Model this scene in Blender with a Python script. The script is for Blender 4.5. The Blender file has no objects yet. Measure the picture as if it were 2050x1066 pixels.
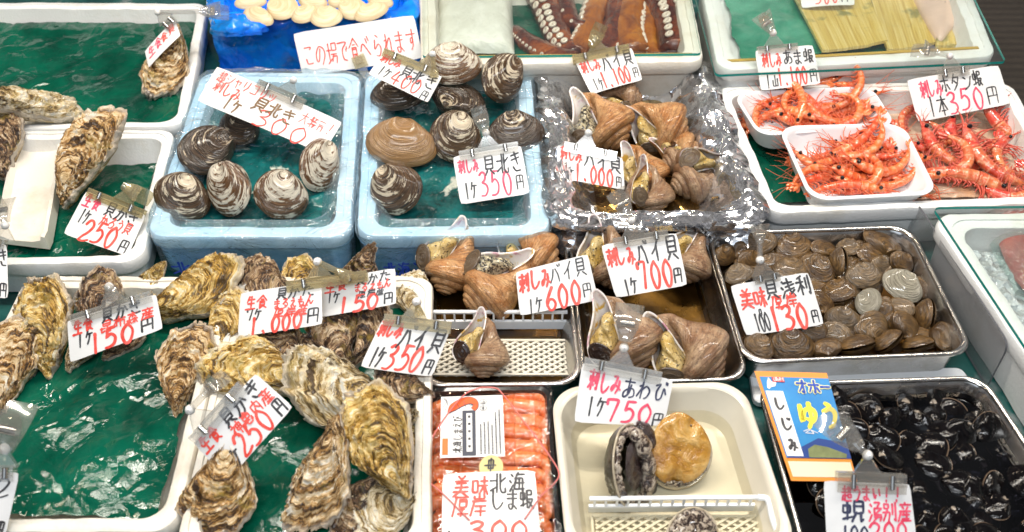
import bpy, math, random
import numpy as np
from mathutils import Vector, Matrix, Euler

S = bpy.context.scene
COL = S.collection
R = math.radians
random.seed(7)

# ---------------------------------------------------------------- camera
IW, IH, FPX = 2050.0, 1066.0, 1950.0
PITCH = R(45)
CAM = np.array([0.0, -1.06, 1.06])
cam = bpy.data.cameras.new('camera')
cam_o = bpy.data.objects.new('camera', cam)
COL.objects.link(cam_o)
cam_o.location = CAM
cam_o.rotation_euler = (R(90) - PITCH, 0, 0)
cam.sensor_width = 36
cam.lens = 36 * FPX / IW
cam.clip_start = 0.05
cam.clip_end = 60
cam.dof.use_dof = True
cam.dof.focus_distance = 1.43
cam.dof.aperture_fstop = 5.0
S.camera = cam_o

# ---------------------------------------------------------------- world: the dim market hall round the stall
w = bpy.data.worlds.new('World')
S.world = w
w.use_nodes = True
wn, wl = w.node_tree.nodes, w.node_tree.links
bg = wn['Background']
tc = wn.new('ShaderNodeTexCoord')
wnoise = wn.new('ShaderNodeTexNoise'); wnoise.inputs['Scale'].default_value = 5.5; wnoise.inputs['Detail'].default_value = 3
wl.new(tc.outputs['Generated'], wnoise.inputs['Vector'])
wr = wn.new('ShaderNodeValToRGB')
cr = wr.color_ramp
cr.elements[0].position = .42; cr.elements[0].color = (.10, .11, .14, 1)
cr.elements[1].position = .56; cr.elements[1].color = (1.0, 1.02, 1.1, 1)
wl.new(wnoise.outputs['Fac'], wr.inputs['Fac'])
wl.new(wr.outputs['Color'], bg.inputs['Color'])
bg.inputs['Strength'].default_value = .28

# ---------------------------------------------------------------- lamps of the market hall, with unseen fill added
def lamp(name, kind, loc, energy, color, target=(0, .1, 0), size=None, size_y=None):
    d = bpy.data.lights.new(name, kind)
    d.energy = energy; d.color = color
    if kind == 'AREA':
        d.shape = 'RECTANGLE'; d.size = size; d.size_y = size_y
    else:
        d.shadow_soft_size = size
    o = bpy.data.objects.new(name, d); COL.objects.link(o)
    o.location = loc
    v = Vector(target) - Vector(loc)
    o.rotation_euler = v.to_track_quat('-Z', 'Y').to_euler() if size_y and size_y > .5 else (0, 0, 0)
    return o
lamp('tube_lamp', 'AREA', (-.65, .22, 1.7), 32, (1, .93, .82), (0, .1, 0), 1.2, .06)
lamp('tube_lamp', 'AREA', (.75, .30, 1.75), 30, (1, .94, .85), (.1, .2, 0), 1.2, .06)
lamp('tube_lamp', 'AREA', (.1, -1.25, 1.95), 36, (.93, .97, 1), (0, 0, 0), 1.5, .07)  # unseen tube, added above the camera to fill front faces
lamp('daylight_fill', 'AREA', (-.4, -3.0, 2.3), 15, (.72, .86, 1), (0, .1, 0), 3.0, 1.2)  # unseen bluish daylight behind the camera, for reflections and some fill
for (x, y, z, e) in ((-.95, .25, 1.25, 4.2), (-.2, .95, 1.3, 4.5), (.55, .28, 1.45, 4.5), (1.1, -.15, 1.3, 4.0), (-.55, -.35, 1.5, 3.2), (.75, 1.2, 1.3, 4)):
    lamp('bulb_lamp', 'POINT', (x, y, z), e * 1.35, (1, .82, .60), size=.03)

S.view_settings.view_transform = 'Standard'
S.view_settings.look = 'None'
S.view_settings.exposure = -0.30
S.view_settings.gamma = 1
S.view_settings.use_curve_mapping = False
S.render.engine = 'CYCLES'
S.cycles.max_bounces = 10
S.cycles.transparent_max_bounces = 16
S.cycles.use_denoising = True
S.cycles.caustics_reflective = False
S.cycles.caustics_refractive = False
S.cycles.sample_clamp_indirect = 6

# ---------------------------------------------------------------- pixel of the photograph -> point on a level
cp, sp = math.cos(PITCH), math.sin(PITCH)
FWD = np.array([0, cp, -sp]); UP = np.array([0, sp, cp]); RT = np.array([1.0, 0, 0])
def ray(px, py):
    return FWD + RT * ((px - IW / 2) / FPX) + UP * ((IH / 2 - py) / FPX)
def P(px, py, z=0.0):
    d = ray(px, py)
    return CAM + d * ((z - CAM[2]) / d[2])
def ray_plane(px, py, pt, n):
    d = ray(px, py)
    return CAM + d * (np.dot(np.array(pt) - CAM, n) / np.dot(d, n))
def mpp(p):
    return float(np.dot(np.array(p) - CAM, FWD)) / FPX

# ---------------------------------------------------------------- numpy noise
def _h(ix, iy, iz, seed):
    h = (ix.astype(np.int64) * 374761393 + iy.astype(np.int64) * 668265263 + iz.astype(np.int64) * 2147483647 + seed * 1274126177) & 0xffffffff
    h = ((h ^ (h >> 13)) * 1274126177) & 0xffffffff
    h = ((h ^ (h >> 16)) * 2246822519) & 0xffffffff
    return ((h ^ (h >> 15)) & 0xffff) / 32767.5 - 1.0
def vnoise(p, seed=0):
    p = np.asarray(p, float)
    i = np.floor(p).astype(np.int64); f = p - i
    u = f * f * f * (f * (f * 6 - 15) + 10)
    r = 0
    for dx in (0, 1):
        wx = u[:, 0] if dx else 1 - u[:, 0]
        for dy in (0, 1):
            wy = u[:, 1] if dy else 1 - u[:, 1]
            for dz in (0, 1):
                wz = u[:, 2] if dz else 1 - u[:, 2]
                r = r + wx * wy * wz * _h(i[:, 0] + dx, i[:, 1] + dy, i[:, 2] + dz, seed)
    return r
def fbm(p, o=4, seed=0, gain=.5):
    p = np.asarray(p, float); a = 1; s = 0; t = 0
    for k in range(o):
        s = s + a * vnoise(p, seed + k * 17); t += a
        p = p * 2.03 + 3.7; a *= gain
    return s / t
def ridge(p, o=3, seed=0):
    p = np.asarray(p, float); a = 1; s = 0; t = 0
    for k in range(o):
        s = s + a * (1 - 2 * np.abs(vnoise(p, seed + k * 31))); t += a
        p = p * 2.1 + 1.3; a *= .5
    return s / t
def sstep(a, b, x):
    t = np.clip((x - a) / (b - a), 0, 1)
    return t * t * (3 - 2 * t)

# ---------------------------------------------------------------- objects
def mk(name, V, F, mats, parent=None, loc=None, uv=None, fmat=None, smooth=True, sharp=35):
    V = np.asarray(V, float)
    if loc is not None:
        V = V - np.asarray(loc, float)
    me = bpy.data.meshes.new(name)
    if isinstance(F, np.ndarray): F = F.tolist()
    me.from_pydata(V.tolist(), [], F)
    if not isinstance(mats, (list, tuple)): mats = [mats]
    for m in mats: me.materials.append(m)
    if fmat is not None:
        me.polygons.foreach_set('material_index', np.asarray(fmat, np.int32))
    if uv is not None:
        uv = np.asarray(uv, np.float32)
        li = np.empty(len(me.loops), np.int32); me.loops.foreach_get('vertex_index', li)
        l = me.uv_layers.new(name='UVMap')
        l.data.foreach_set('uv', uv[li].ravel())
    if smooth:
        me.polygons.foreach_set('use_smooth', np.ones(len(me.polygons), bool))
        if sharp: me.set_sharp_from_angle(angle=R(sharp))
    me.update()
    o = bpy.data.objects.new(name, me); COL.objects.link(o)
    if loc is not None: o.location = loc
    if parent is not None: o.parent = parent
    return o
def tag(o, label=None, cat=None, group=None, kind=None):
    if label: o['label'] = label
    if cat: o['category'] = cat
    if group: o['group'] = group
    if kind: o['kind'] = kind
    return o
def thing(name, label, cat, loc=(0, 0, 0), group=None):
    o = bpy.data.objects.new(name, None); COL.objects.link(o)
    o.empty_display_size = .02
    o.location = loc
    return tag(o, label, cat, group)
KIDS = {}
def copy_tree(o, parent=None):
    c = o.copy(); COL.objects.link(c)
    if parent is not None: c.parent = parent
    for ch in [x for x in o.children]:
        copy_tree(ch, c)
    return c
def drop_tree(o):
    for ch in list(o.children): drop_tree(ch)
    bpy.data.objects.remove(o)

def gridf(n, m, wrap=False, base=0, flip=False):
    i = np.arange(n - 1)[:, None]; mm = m if wrap else m - 1
    j = np.arange(mm)[None, :]
    a = i * m + j; b = i * m + (j + 1) % m
    c = (i + 1) * m + (j + 1) % m; d = (i + 1) * m + j
    q = np.stack([a, b, c, d], -1).reshape(-1, 4) + base
    return q[:, ::-1] if flip else q

class MB:
    """collects shapes of one part"""
    def __init__(s): s.V = []; s.F = []; s.M = []; s.n = 0
    def add(s, V, F, m=0):
        V = np.asarray(V, float)
        for f in (F.tolist() if isinstance(F, np.ndarray) else F):
            s.F.append([k + s.n for k in f]); s.M.append(m)
        s.V.append(V); s.n += len(V)
        return s
    def box(s, c, d, rot=None, m=0):
        x, y, z = [k / 2 for k in d]
        V = np.array([[-x, -y, -z], [x, -y, -z], [x, y, -z], [-x, y, -z], [-x, -y, z], [x, -y, z], [x, y, z], [-x, y, z]])
        if rot is not None: V = V @ np.array(rot).T
        return s.add(V + np.array(c), [[3, 2, 1, 0], [4, 5, 6, 7], [0, 1, 5, 4], [1, 2, 6, 5], [2, 3, 7, 6], [3, 0, 4, 7]], m)
    def build(s, name, mats, parent=None, **k):
        return mk(name, np.concatenate(s.V), s.F, mats, parent, fmat=s.M, **k)

def frames(pts):
    pts = np.asarray(pts, float)
    T = np.gradient(pts, axis=0); T /= np.linalg.norm(T, axis=1)[:, None] + 1e-12
    n = np.cross(T[0], [0, 0, 1.0])
    if np.linalg.norm(n) < 1e-3: n = np.cross(T[0], [0, 1.0, 0])
    n /= np.linalg.norm(n); Ns = []
    for t in T:
        n = n - t * np.dot(n, t); n /= np.linalg.norm(n) + 1e-12
        Ns.append(n)
    Ns = np.array(Ns)
    return T, Ns, np.cross(T, Ns)
def tube(pts, rad, ns=8, flat=1.0, cap=True):
    pts = np.asarray(pts, float); n = len(pts)
    rad = np.ones(n) * rad if np.isscalar(rad) else np.asarray(rad, float)
    T, N1, B = frames(pts)
    a = np.linspace(0, 2 * math.pi, ns, endpoint=False)
    V = pts[:, None, :] + rad[:, None, None] * (np.cos(a)[None, :, None] * N1[:, None, :] + flat * np.sin(a)[None, :, None] * B[:, None, :])
    F = gridf(n, ns, True).tolist()
    if cap:
        F.append(list(range(ns))[::-1]); F.append([(n - 1) * ns + k for k in range(ns)])
    return V.reshape(-1, 3), F
def spline(pts, n):
    pts = np.asarray(pts, float)
    p = np.vstack([2 * pts[0] - pts[1], pts, 2 * pts[-1] - pts[-2]])
    u = np.linspace(0, len(pts) - 1 - 1e-9, n); i = u.astype(int); t = (u - i)[:, None]
    a, b, c, d = p[i], p[i + 1], p[i + 2], p[i + 3]
    return .5 * ((2 * b) + (c - a) * t + (2 * a - 5 * b + 4 * c - d) * t ** 2 + (3 * b - a - 3 * c + d) * t ** 3)
def lathe(prof, ns=24):
    prof = np.asarray(prof, float); a = np.linspace(0, 2 * math.pi, ns, endpoint=False)
    V = np.stack([prof[:, 0][:, None] * np.cos(a), prof[:, 0][:, None] * np.sin(a), np.repeat(prof[:, 1][:, None], ns, 1)], -1)
    return V.reshape(-1, 3), gridf(len(prof), ns, True)

def quad(px4, z):
    """TL TR BR BL pixels on level z -> CCW world polygon"""
    q = [P(x, y, z)[:2] for (x, y) in px4]
    return np.array([q[3], q[2], q[1], q[0]])
def ring(q, inset, rad, nc=6, ne=6):
    n = 4; L = []
    for i in range(4):
        a, b = q[i], q[(i + 1) % 4]; d = (b - a) / np.linalg.norm(b - a)
        L.append((a + np.array([-d[1], d[0]]) * inset, d))
    C = []
    for i in range(4):
        (p, d), (p2, d2) = L[i - 1], L[i]
        t = np.linalg.solve(np.array([d, -d2]).T, p2 - p)[0]
        C.append(p + d * t)
    out = []; arcs = []
    for i in range(4):
        d1, d2 = L[i - 1][1], L[i][1]
        ca = math.acos(np.clip(np.dot(d1, d2), -1, 1)); r = max(rad, 1e-4)
        tl = r * math.tan(ca / 2)
        s = C[i] - d1 * tl; ctr = s + np.array([-d1[1], d1[0]]) * r
        a0 = math.atan2(*(s - ctr)[::-1])
        aa = a0 + np.linspace(0, ca, nc)
        arcs.append(np.stack([ctr[0] + r * np.cos(aa), ctr[1] + r * np.sin(aa)], 1))
    for i in range(4):
        a, b = arcs[i], arcs[(i + 1) % 4]
        out.append(a)
        if ne:
            t = (np.arange(1, ne + 1) / (ne + 1))[:, None]
            out.append(a[-1] * (1 - t) + b[0] * t)
    return np.concatenate(out)
def loft(q, prof, nc=6, ne=6, cap=True, disp=None):
    """prof: list of (inset, z, corner radius)"""
    Vs = [np.column_stack([ring(q, i, r, nc, ne), np.full(4 * (nc + ne), z)]) for (i, z, r) in prof]
    m = len(Vs[0]); V = np.concatenate(Vs)
    F = gridf(len(prof), m, True).tolist()
    if cap: F.append([(len(prof) - 1) * m + k for k in range(m)])
    if disp is not None: V = disp(V)
    return V, F
def bil(q, u, v):
    """q CCW BL BR TR TL"""
    u = u[:, None]; v = v[:, None]
    return q[0] * (1 - u) * (1 - v) + q[1] * u * (1 - v) + q[2] * u * v + q[3] * (1 - u) * v
def sheet(q, nx, ny, zf, inset=0.0, th=0.0):
    if inset: q = ring(q, inset, .0001, 1, 0)
    u, v = np.meshgrid(np.linspace(0, 1, nx), np.linspace(0, 1, ny))
    u = u.ravel(); v = v.ravel()
    xy = bil(q, u, v)
    V = np.column_stack([xy, zf(xy, u, v)])
    return V, gridf(ny, nx), np.column_stack([u, v])

# ---------------------------------------------------------------- material helper
class G:
    def __init__(s, name):
        s.m = bpy.data.materials.new(name); s.m.use_nodes = True
        s.t = s.m.node_tree; s.t.nodes.clear()
        s.out = s.t.nodes.new('ShaderNodeOutputMaterial')
    def n(s, typ, ins=None, **pr):
        nd = s.t.nodes.new('ShaderNode' + typ)
        for k, v in pr.items(): setattr(nd, k, v)
        for k, v in (ins or {}).items():
            if v is None: continue
            if isinstance(v, bpy.types.NodeSocket): s.t.links.new(v, nd.inputs[k])
            else:
                if isinstance(v, tuple) and len(v) == 3 and nd.inputs[k].type == 'RGBA': v = (*v, 1)
                nd.inputs[k].default_value = v
        return nd
    def obj(s): return s.n('TexCoord').outputs['Object']
    def uv(s): return s.n('TexCoord').outputs['UV']
    def rnd(s): return s.n('ObjectInfo').outputs['Random']
    def vec(s, v, scale=(1, 1, 1), loc=(0, 0, 0)):
        return s.n('Mapping', {'Vector': v, 'Scale': scale, 'Location': loc}).outputs[0]
    def jit(s, v, k=37.0):
        r = s.math('MULTIPLY', s.rnd(), k)
        return s.n('VectorMath', {0: v, 1: s.n('CombineXYZ', {0: r, 1: r, 2: r}).outputs[0]}, operation='ADD').outputs[0]
    def noise(s, v, scale=5, detail=4, rough=.55, dist=0.0):
        return s.n('TexNoise', {'Vector': v, 'Scale': scale, 'Detail': detail, 'Roughness': rough, 'Distortion': dist}).outputs[0]
    def vor(s, v, scale=5, feature='F1', out=0, rand=1.0):
        return s.n('TexVoronoi', {'Vector': v, 'Scale': scale, 'Randomness': rand}, feature=feature).outputs[out]
    def ramp(s, f, st, interp='LINEAR'):
        nd = s.n('ValToRGB', {'Fac': f}); c = nd.color_ramp; c.interpolation = interp
        while len(c.elements) < len(st): c.elements.new(.5)
        for e, (p, col) in zip(c.elements, st):
            e.position = p; e.color = (*(col if isinstance(col, tuple) else (col,) * 3), 1)
        return nd.outputs[0]
    def mix(s, f, a, b, blend='MIX'):
        nd = s.n('Mix', {0: f, 6: a, 7: b}, data_type='RGBA', blend_type=blend)
        return nd.outputs[2]
    def math(s, op, a, b=None, c=None, clamp=False):
        ins = {0: a}
        if b is not None: ins[1] = b
        if c is not None: ins[2] = c
        return s.n('Math', ins, operation=op, use_clamp=clamp).outputs[0]
    def bump(s, h, st=.3, dist=.01, nrm=None):
        return s.n('Bump', {'Height': h, 'Strength': st, 'Distance': dist, 'Normal': nrm}).outputs[0]
    def pb(s, col, rough=.4, nrm=None, **k):
        ins = {'Base Color': col, 'Roughness': rough, 'Normal': nrm}
        ins.update({a.replace('_', ' '): b for a, b in k.items()})
        return s.n('BsdfPrincipled', ins).outputs[0]
    def end(s, sh):
        s.t.links.new(sh, s.out.inputs['Surface']); return s.m
    def sep(s, v): return s.n('SeparateXYZ', {0: v}).outputs

def clear_mat(name, tint=(.93, .95, .96), refl=.10, rough=.08, haze=.0, hazecol=(.9, .9, .9), bumpk=None):
    """thin clear sheet: lets light straight through, mirrors by Fresnel, a little white haze"""
    g = G(name)
    nr = None
    if bumpk:
        sc, st, di = bumpk
        o = g.obj()
        nr = g.bump(g.noise(o, sc, 4, .6, 1.2), st, di)
    tr = g.n('BsdfTransparent', {'Color': tint}).outputs[0]
    gl = g.n('BsdfGlossy', {'Color': (1, 1, 1), 'Roughness': rough, 'Normal': nr}).outputs[0]
    fa = g.n('LayerWeight', {'Blend': .5, 'Normal': nr}).outputs['Facing']
    f = g.math('ADD', g.math('MULTIPLY', g.math('POWER', fa, 4.0), .85), refl, clamp=True)
    sh = g.n('MixShader', {0: f, 1: tr, 2: gl}).outputs[0]
    if haze:
        df = g.n('BsdfDiffuse', {'Color': hazecol}).outputs[0]
        tl = g.n('BsdfTranslucent', {'Color': hazecol}).outputs[0]
        d2 = g.n('MixShader', {0: .5, 1: df, 2: tl}).outputs[0]
        sh = g.n('MixShader', {0: haze, 1: sh, 2: d2}).outputs[0]
    return g.end(sh)

def simple(name, col, rough=.4, var=.0, scale=20, bumpk=None, **k):
    g = G(name); o = g.obj()
    c = col
    if var:
        n = g.noise(o, scale, 5, .6)
        c = g.mix(g.ramp(n, [(.3, 0.), (.7, 1.)]), tuple(x * (1 - var) for x in col), tuple(min(1, x * (1 + var)) for x in col))
    nr = g.bump(g.noise(o, bumpk[0], 4, .6, .5), bumpk[1], bumpk[2]) if bumpk else None
    return g.end(g.pb(c, rough, nr, **k))
# ---------------------------------------------------------------- materials
MT = {}
def foam(name, col, dirt):
    g = G(name); o = g.obj()
    cell = g.vor(o, 260, 'F1')
    big = g.noise(o, 9, 5, .65)
    c = g.mix(g.ramp(big, [(.52, 0.), (.78, 1.)]), col, dirt)
    sp = g.noise(o, 95, 3, .7)
    c = g.mix(g.ramp(sp, [(.70, 0.), (.76, .5)]), c, (.32, .26, .18))
    nr = g.bump(g.math('ADD', cell, g.math('MULTIPLY', g.noise(o, 30, 4), 1.5)), .16, .002)
    return g.end(g.pb(c, .45, nr, Subsurface_Weight=0.0))
MT['foam'] = foam('white_foam', (.80, .80, .79), (.66, .62, .54))
MT['foam_warm'] = foam('ivory_foam', (.78, .74, .66), (.58, .49, .36))

def film(name, c1, c2, sc=9, rough=.13, st=.55, patch=None, gl=.12):
    """crumpled glossy plastic sheet"""
    g = G(name); o = g.obj()
    ds = g.n('VectorMath', {0: o, 1: g.n('VectorMath', {0: g.n('TexNoise', {'Vector': o, 'Scale': sc * .7, 'Detail': 3}).outputs[1], 3: .12}, operation='SCALE').outputs[0]}, operation='ADD').outputs[0]
    cre = g.vor(ds, sc * 1.6, 'DISTANCE_TO_EDGE')
    cr2 = g.vor(ds, sc * 4.5, 'DISTANCE_TO_EDGE')
    n = g.noise(o, sc * 4, 5, .62, 1.6)
    h = g.math('ADD', g.math('MULTIPLY', g.math('SMOOTH_MIN', cre, .25, .2), 1.2), g.math('ADD', g.math('MULTIPLY', n, .22), g.math('MULTIPLY', g.math('MINIMUM', cr2, .2), .35)))
    nrm = g.n('NewGeometry').outputs['Normal']
    for s_, k in ((sc * 2.6, .42), (sc * 7.5, .26)):
        cell = g.n('VectorMath', {0: g.vor(ds, s_, 'F1', 1), 1: (.5, .5, .5)}, operation='SUBTRACT').outputs[0]
        nrm = g.n('VectorMath', {0: nrm, 1: g.n('VectorMath', {0: cell, 3: k * st}, operation='SCALE').outputs[0]}, operation='ADD').outputs[0]
    nrm = g.n('VectorMath', {0: nrm}, operation='NORMALIZE').outputs[0]
    nr = g.bump(h, st * .55, .02, nrm)
    f = g.noise(o, sc * 1.3, 4, .6, .8)
    c = g.mix(g.ramp(f, [(.35, 0.), (.68, 1.)]), c1, c2)
    if patch:
        pc, lo, hi = patch
        c = g.mix(g.ramp(g.noise(o, sc * 1.0, 5, .65, .4), [(lo, 0.), (hi, 1.)]), c, pc)
    return g.end(g.pb(c, rough, nr, IOR=1.5, Specular_IOR_Level=.38, Coat_Weight=gl, Coat_Roughness=.04, Coat_Normal=nr))
MT['green'] = film('green_film', (.0008, .042, .025), (.002, .115, .066), 6, .06, .7)
MT['green_pale'] = film('pale_green_film', (.015, .17, .10), (.08, .33, .22), 8, .2, .3)
MT['teal_wet'] = film('wet_teal_liner', (.002, .035, .036), (.012, .17, .17), 11, .10, .6, ((.56, .58, .50), .57, .62))
MT['bag_blue'] = film('blue_bag', (.001, .10, .78), (.006, .32, .95), 7, .08, 1.0, None, .8)
MT['blue_side'] = film('blue_tinted_foam', (.26, .52, .84), (.58, .80, .93), 5, .2, .30)
MT['blue_rim'] = film('pale_blue_foam', (.56, .76, .90), (.80, .87, .91), 5, .25, .22)
MT['wrap'] = clear_mat('clear_wrap', (.84, .94, 1.0), .09, .10, .12, (.75, .88, .97), (16, 1.0, .02))
MT['sheetclear'] = clear_mat('wet_clear_sheet', (.82, .92, .9), .10, .10, .10, (.75, .82, .8), (22, 1.0, .02))

def steel(name, col=(.66, .64, .62), rough=.20):
    g = G(name); o = g.obj()
    n = g.noise(g.vec(o, (1, 1, 1)), 60, 4, .6)
    r = g.ramp(g.noise(o, 12, 4), [(.3, rough - .06), (.7, rough + .12)])
    c = g.mix(g.ramp(g.noise(o, 20, 5, .7), [(.4, 0.), (.75, 1.)]), col, (col[0] * .7, col[1] * .66, col[2] * .58))
    return g.end(g.pb(c, r, g.bump(n, .04, .003), Metallic=1.0))
MT['steel'] = steel('steel')
MT['steel_dull'] = steel('tray_floor_steel', (.60, .55, .46), .28)
g = G('aluminium_foil'); o = g.obj()
wob = g.n('VectorMath', {0: o, 1: g.n('VectorMath', {0: g.n('TexNoise', {'Vector': o, 'Scale': 26.0, 'Detail': 2}).outputs[1], 3: .030}, operation='SCALE').outputs[0]}, operation='ADD').outputs[0]
nrm = g.n('NewGeometry').outputs['Normal']
for sc, k in ((30, 1.0), (78, .55)):
    cell = g.n('VectorMath', {0: g.vor(g.vec(wob, (1, 1.25, 1)), sc, 'F1', 1), 1: (.5, .5, .5)}, operation='SUBTRACT').outputs[0]
    nrm = g.n('VectorMath', {0: nrm, 1: g.n('VectorMath', {0: cell, 3: k}, operation='SCALE').outputs[0]}, operation='ADD').outputs[0]
nrm = g.n('VectorMath', {0: nrm}, operation='NORMALIZE').outputs[0]
MT['foil'] = g.end(g.pb((.95, .95, .97), .17, nrm, Metallic=.93))
MT['card'] = simple('laminated_card', (.82, .81, .80), .35, .03, 30, (14, .12, .01), Coat_Weight=.25, Coat_Roughness=.12)
def ink(name, c):
    g = G(name); o = g.obj()
    n = g.noise(o, 120, 3, .6)
    cc = g.mix(g.ramp(n, [(.38, 0.), (.75, 1.)]), c, tuple(min(1, k * 1.5 + .07) for k in c))
    return g.end(g.pb(cc, .45))
MT['red'] = ink('red_marker', (.74, .055, .035))
MT['pink'] = ink('pink_red_marker', (.76, .05, .11))
MT['black'] = ink('black_marker', (.022, .02, .024))
MT['brown'] = ink('brown_marker', (.16, .085, .03))
MT['navy'] = ink('navy_marker', (.015, .018, .06))
MT['blueprint'] = ink('blue_print', (.01, .05, .42))
MT['clear'] = clear_mat('clear_plastic', (.92, .91, .89), .08, .10, .12, (.84, .82, .78))
MT['clear_y'] = clear_mat('yellowed_clear_plastic', (.88, .84, .70), .10, .12, .22, (.74, .66, .46))
MT['lid'] = clear_mat('clear_lid', (.97, .97, .97), .03, .04, .0, (.9, .9, .9), (11, .5, .02))
MT['glass'] = clear_mat('cover_glass', (.96, .985, .975), .03, .02, .0)
MT['acryl'] = clear_mat('acrylic', (.90, .90, .91), .06, .05, .10, (.78, .78, .8))
MT['glass_edge'] = simple('glass_edge', (.0, .30, .26), .15)
MT['dark_edge'] = simple('dark_edge', (.10, .10, .11), .2)
MT['ball'] = simple('milky_plastic', (.78, .77, .75), .3)
MT['rivet'] = simple('rivet_metal', (.55, .53, .50), .25, Metallic=1.0)
MT['plastic_white'] = simple('white_plastic', (.80, .82, .84), .25, .03, 14)
MT['plastic_ivory'] = simple('ivory_plastic', (.72, .67, .56), .22, .06, 10, (8, .06, .01))
MT['plastic_black'] = simple('black_plastic', (.02, .019, .018), .12)
MT['yellow_band'] = simple('ochre_edge', (.52, .33, .06), .5)

# shells
def growth(g, st=22, k=5.0, seed=0.0):
    """rings along the growth coordinate (uv.y) that wander with the object position"""
    u = g.sep(g.uv()); o = g.obj()
    oo = g.jit(o)
    so = g.sep(oo)
    v = g.n('CombineXYZ', {0: g.math('MULTIPLY', so[0], k), 1: g.math('MULTIPLY', so[1], k), 2: g.math('ADD', g.math('MULTIPLY', u[1], st), seed)}).outputs[0]
    return v, u, oo
def surf_clam(name, dark, mid, pale, lo, hi):
    g = G(name); v, u, oo = growth(g, 15, 2.2)
    band = g.noise(v, 1.0, 5, .66, .25)
    v2, _, _ = growth(g, 70, 2.0, 9)
    fine = g.noise(v2, 1.0, 3, .6)
    c = g.mix(g.ramp(fine, [(.35, 0.), (.7, 1.)]), dark, mid)
    patch = g.noise(oo, 3.2, 5, .68, .8)
    # periostracum worn off: mostly round the beak, in flakes along the rings
    wear = g.math('ADD', band, g.math('ADD', g.math('MULTIPLY', patch, .6), g.math('MULTIPLY', g.math('SUBTRACT', 1.0, u[1]), .14)))
    f = g.ramp(wear, [(lo, 0.), (hi, 1.)])
    pc = g.mix(g.ramp(fine, [(.3, 0.), (.7, 1.)]), pale, tuple(x * .50 for x in pale))
    c = g.mix(f, c, pc)
    h = g.math('ADD', g.math('MULTIPLY', fine, .8), g.math('ADD', g.math('MULTIPLY', f, -.25), g.math('MULTIPLY', band, .5)))
    return g.end(g.pb(c, g.ramp(f, [(0, .2), (1, .4)]), g.bump(h, .40, .03), Coat_Weight=.35, Coat_Roughness=.12))
MT['surf_dark'] = surf_clam('dark_surf_clam_shell', (.010, .0065, .0045), (.085, .048, .025), (.74, .60, .42), .97, 1.03)
MT['surf_brown'] = surf_clam('striped_surf_clam_shell', (.018, .010, .005), (.15, .08, .036), (.82, .70, .52), .88, .935)
MT['surf_pale'] = surf_clam('pale_surf_clam_shell', (.035, .016, .007), (.24, .12, .05), (.86, .77, .62), .82, .885)
MT['surf_tan'] = surf_clam('tan_surf_clam_shell', (.17, .085, .030), (.44, .25, .10), (.68, .54, .34), 1.10, 1.2)
g = G('cream_clam_shell'); v, u, oo = growth(g, 9, 1.5)
MT['clam_cream'] = g.end(g.pb(g.mix(g.ramp(g.noise(v, 1.2, 4, .6), [(.35, 0.), (.7, 1.)]), (.56, .42, .23), (.74, .62, .42)), .4))
g = G('asari_shell'); v, u, oo = growth(g, 22, 5.0)
ra = g.rnd()
fine = g.noise(v, 1.0, 3, .6); pat = g.noise(oo, 2.2, 4, .6, .7)
c = g.mix(g.ramp(fine, [(.3, 0.), (.72, 1.)]), (.012, .007, .004), (.25, .135, .042))
c = g.mix(g.ramp(pat, [(.46, 0.), (.62, .7)]), c, (.05, .027, .014))
c = g.mix(g.ramp(ra, [(.6, 0.), (1., .25)]), c, g.mix(g.ramp(fine, [(.3, 0.), (.7, 1.)]), (.13, .11, .08), (.40, .34, .24)))
MT['asari'] = g.end(g.pb(c, .3, g.bump(fine, .3, .03), Coat_Weight=.22, Coat_Roughness=.04))
g = G('pale_asari_shell'); v, u, oo = growth(g, 26, 3.0)
fine = g.noise(v, 1.0, 3, .6)
MT['asari_pale'] = g.end(g.pb(g.mix(g.ramp(fine, [(.3, 0.), (.7, 1.)]), (.17, .15, .11), (.42, .38, .29)), .32, g.bump(fine, .45, .03), Coat_Weight=.5, Coat_Roughness=.08))
g = G('shijimi_shell'); v, u, oo = growth(g, 24, 2.0)
fine = g.noise(v, 1.0, 3, .6)
c = g.mix(g.ramp(fine, [(.35, 0.), (.75, 1.)]), (.0012, .0011, .0014), (.009, .007, .007))
ww = g.math('ADD', g.math('MULTIPLY', g.noise(oo, 5, 4, .65), .6), g.math('SUBTRACT', .45, u[1]))
c = g.mix(g.ramp(ww, [(.60, 0.), (.66, 1.)]), c, (.30, .25, .20))
edge = g.ramp(u[1], [(.965, 0.), (.99, 1.)])
c = g.mix(edge, c, (.16, .11, .075))
MT['shijimi'] = g.end(g.pb(c, .07, g.bump(fine, .08, .03), Specular_IOR_Level=.30))

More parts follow.
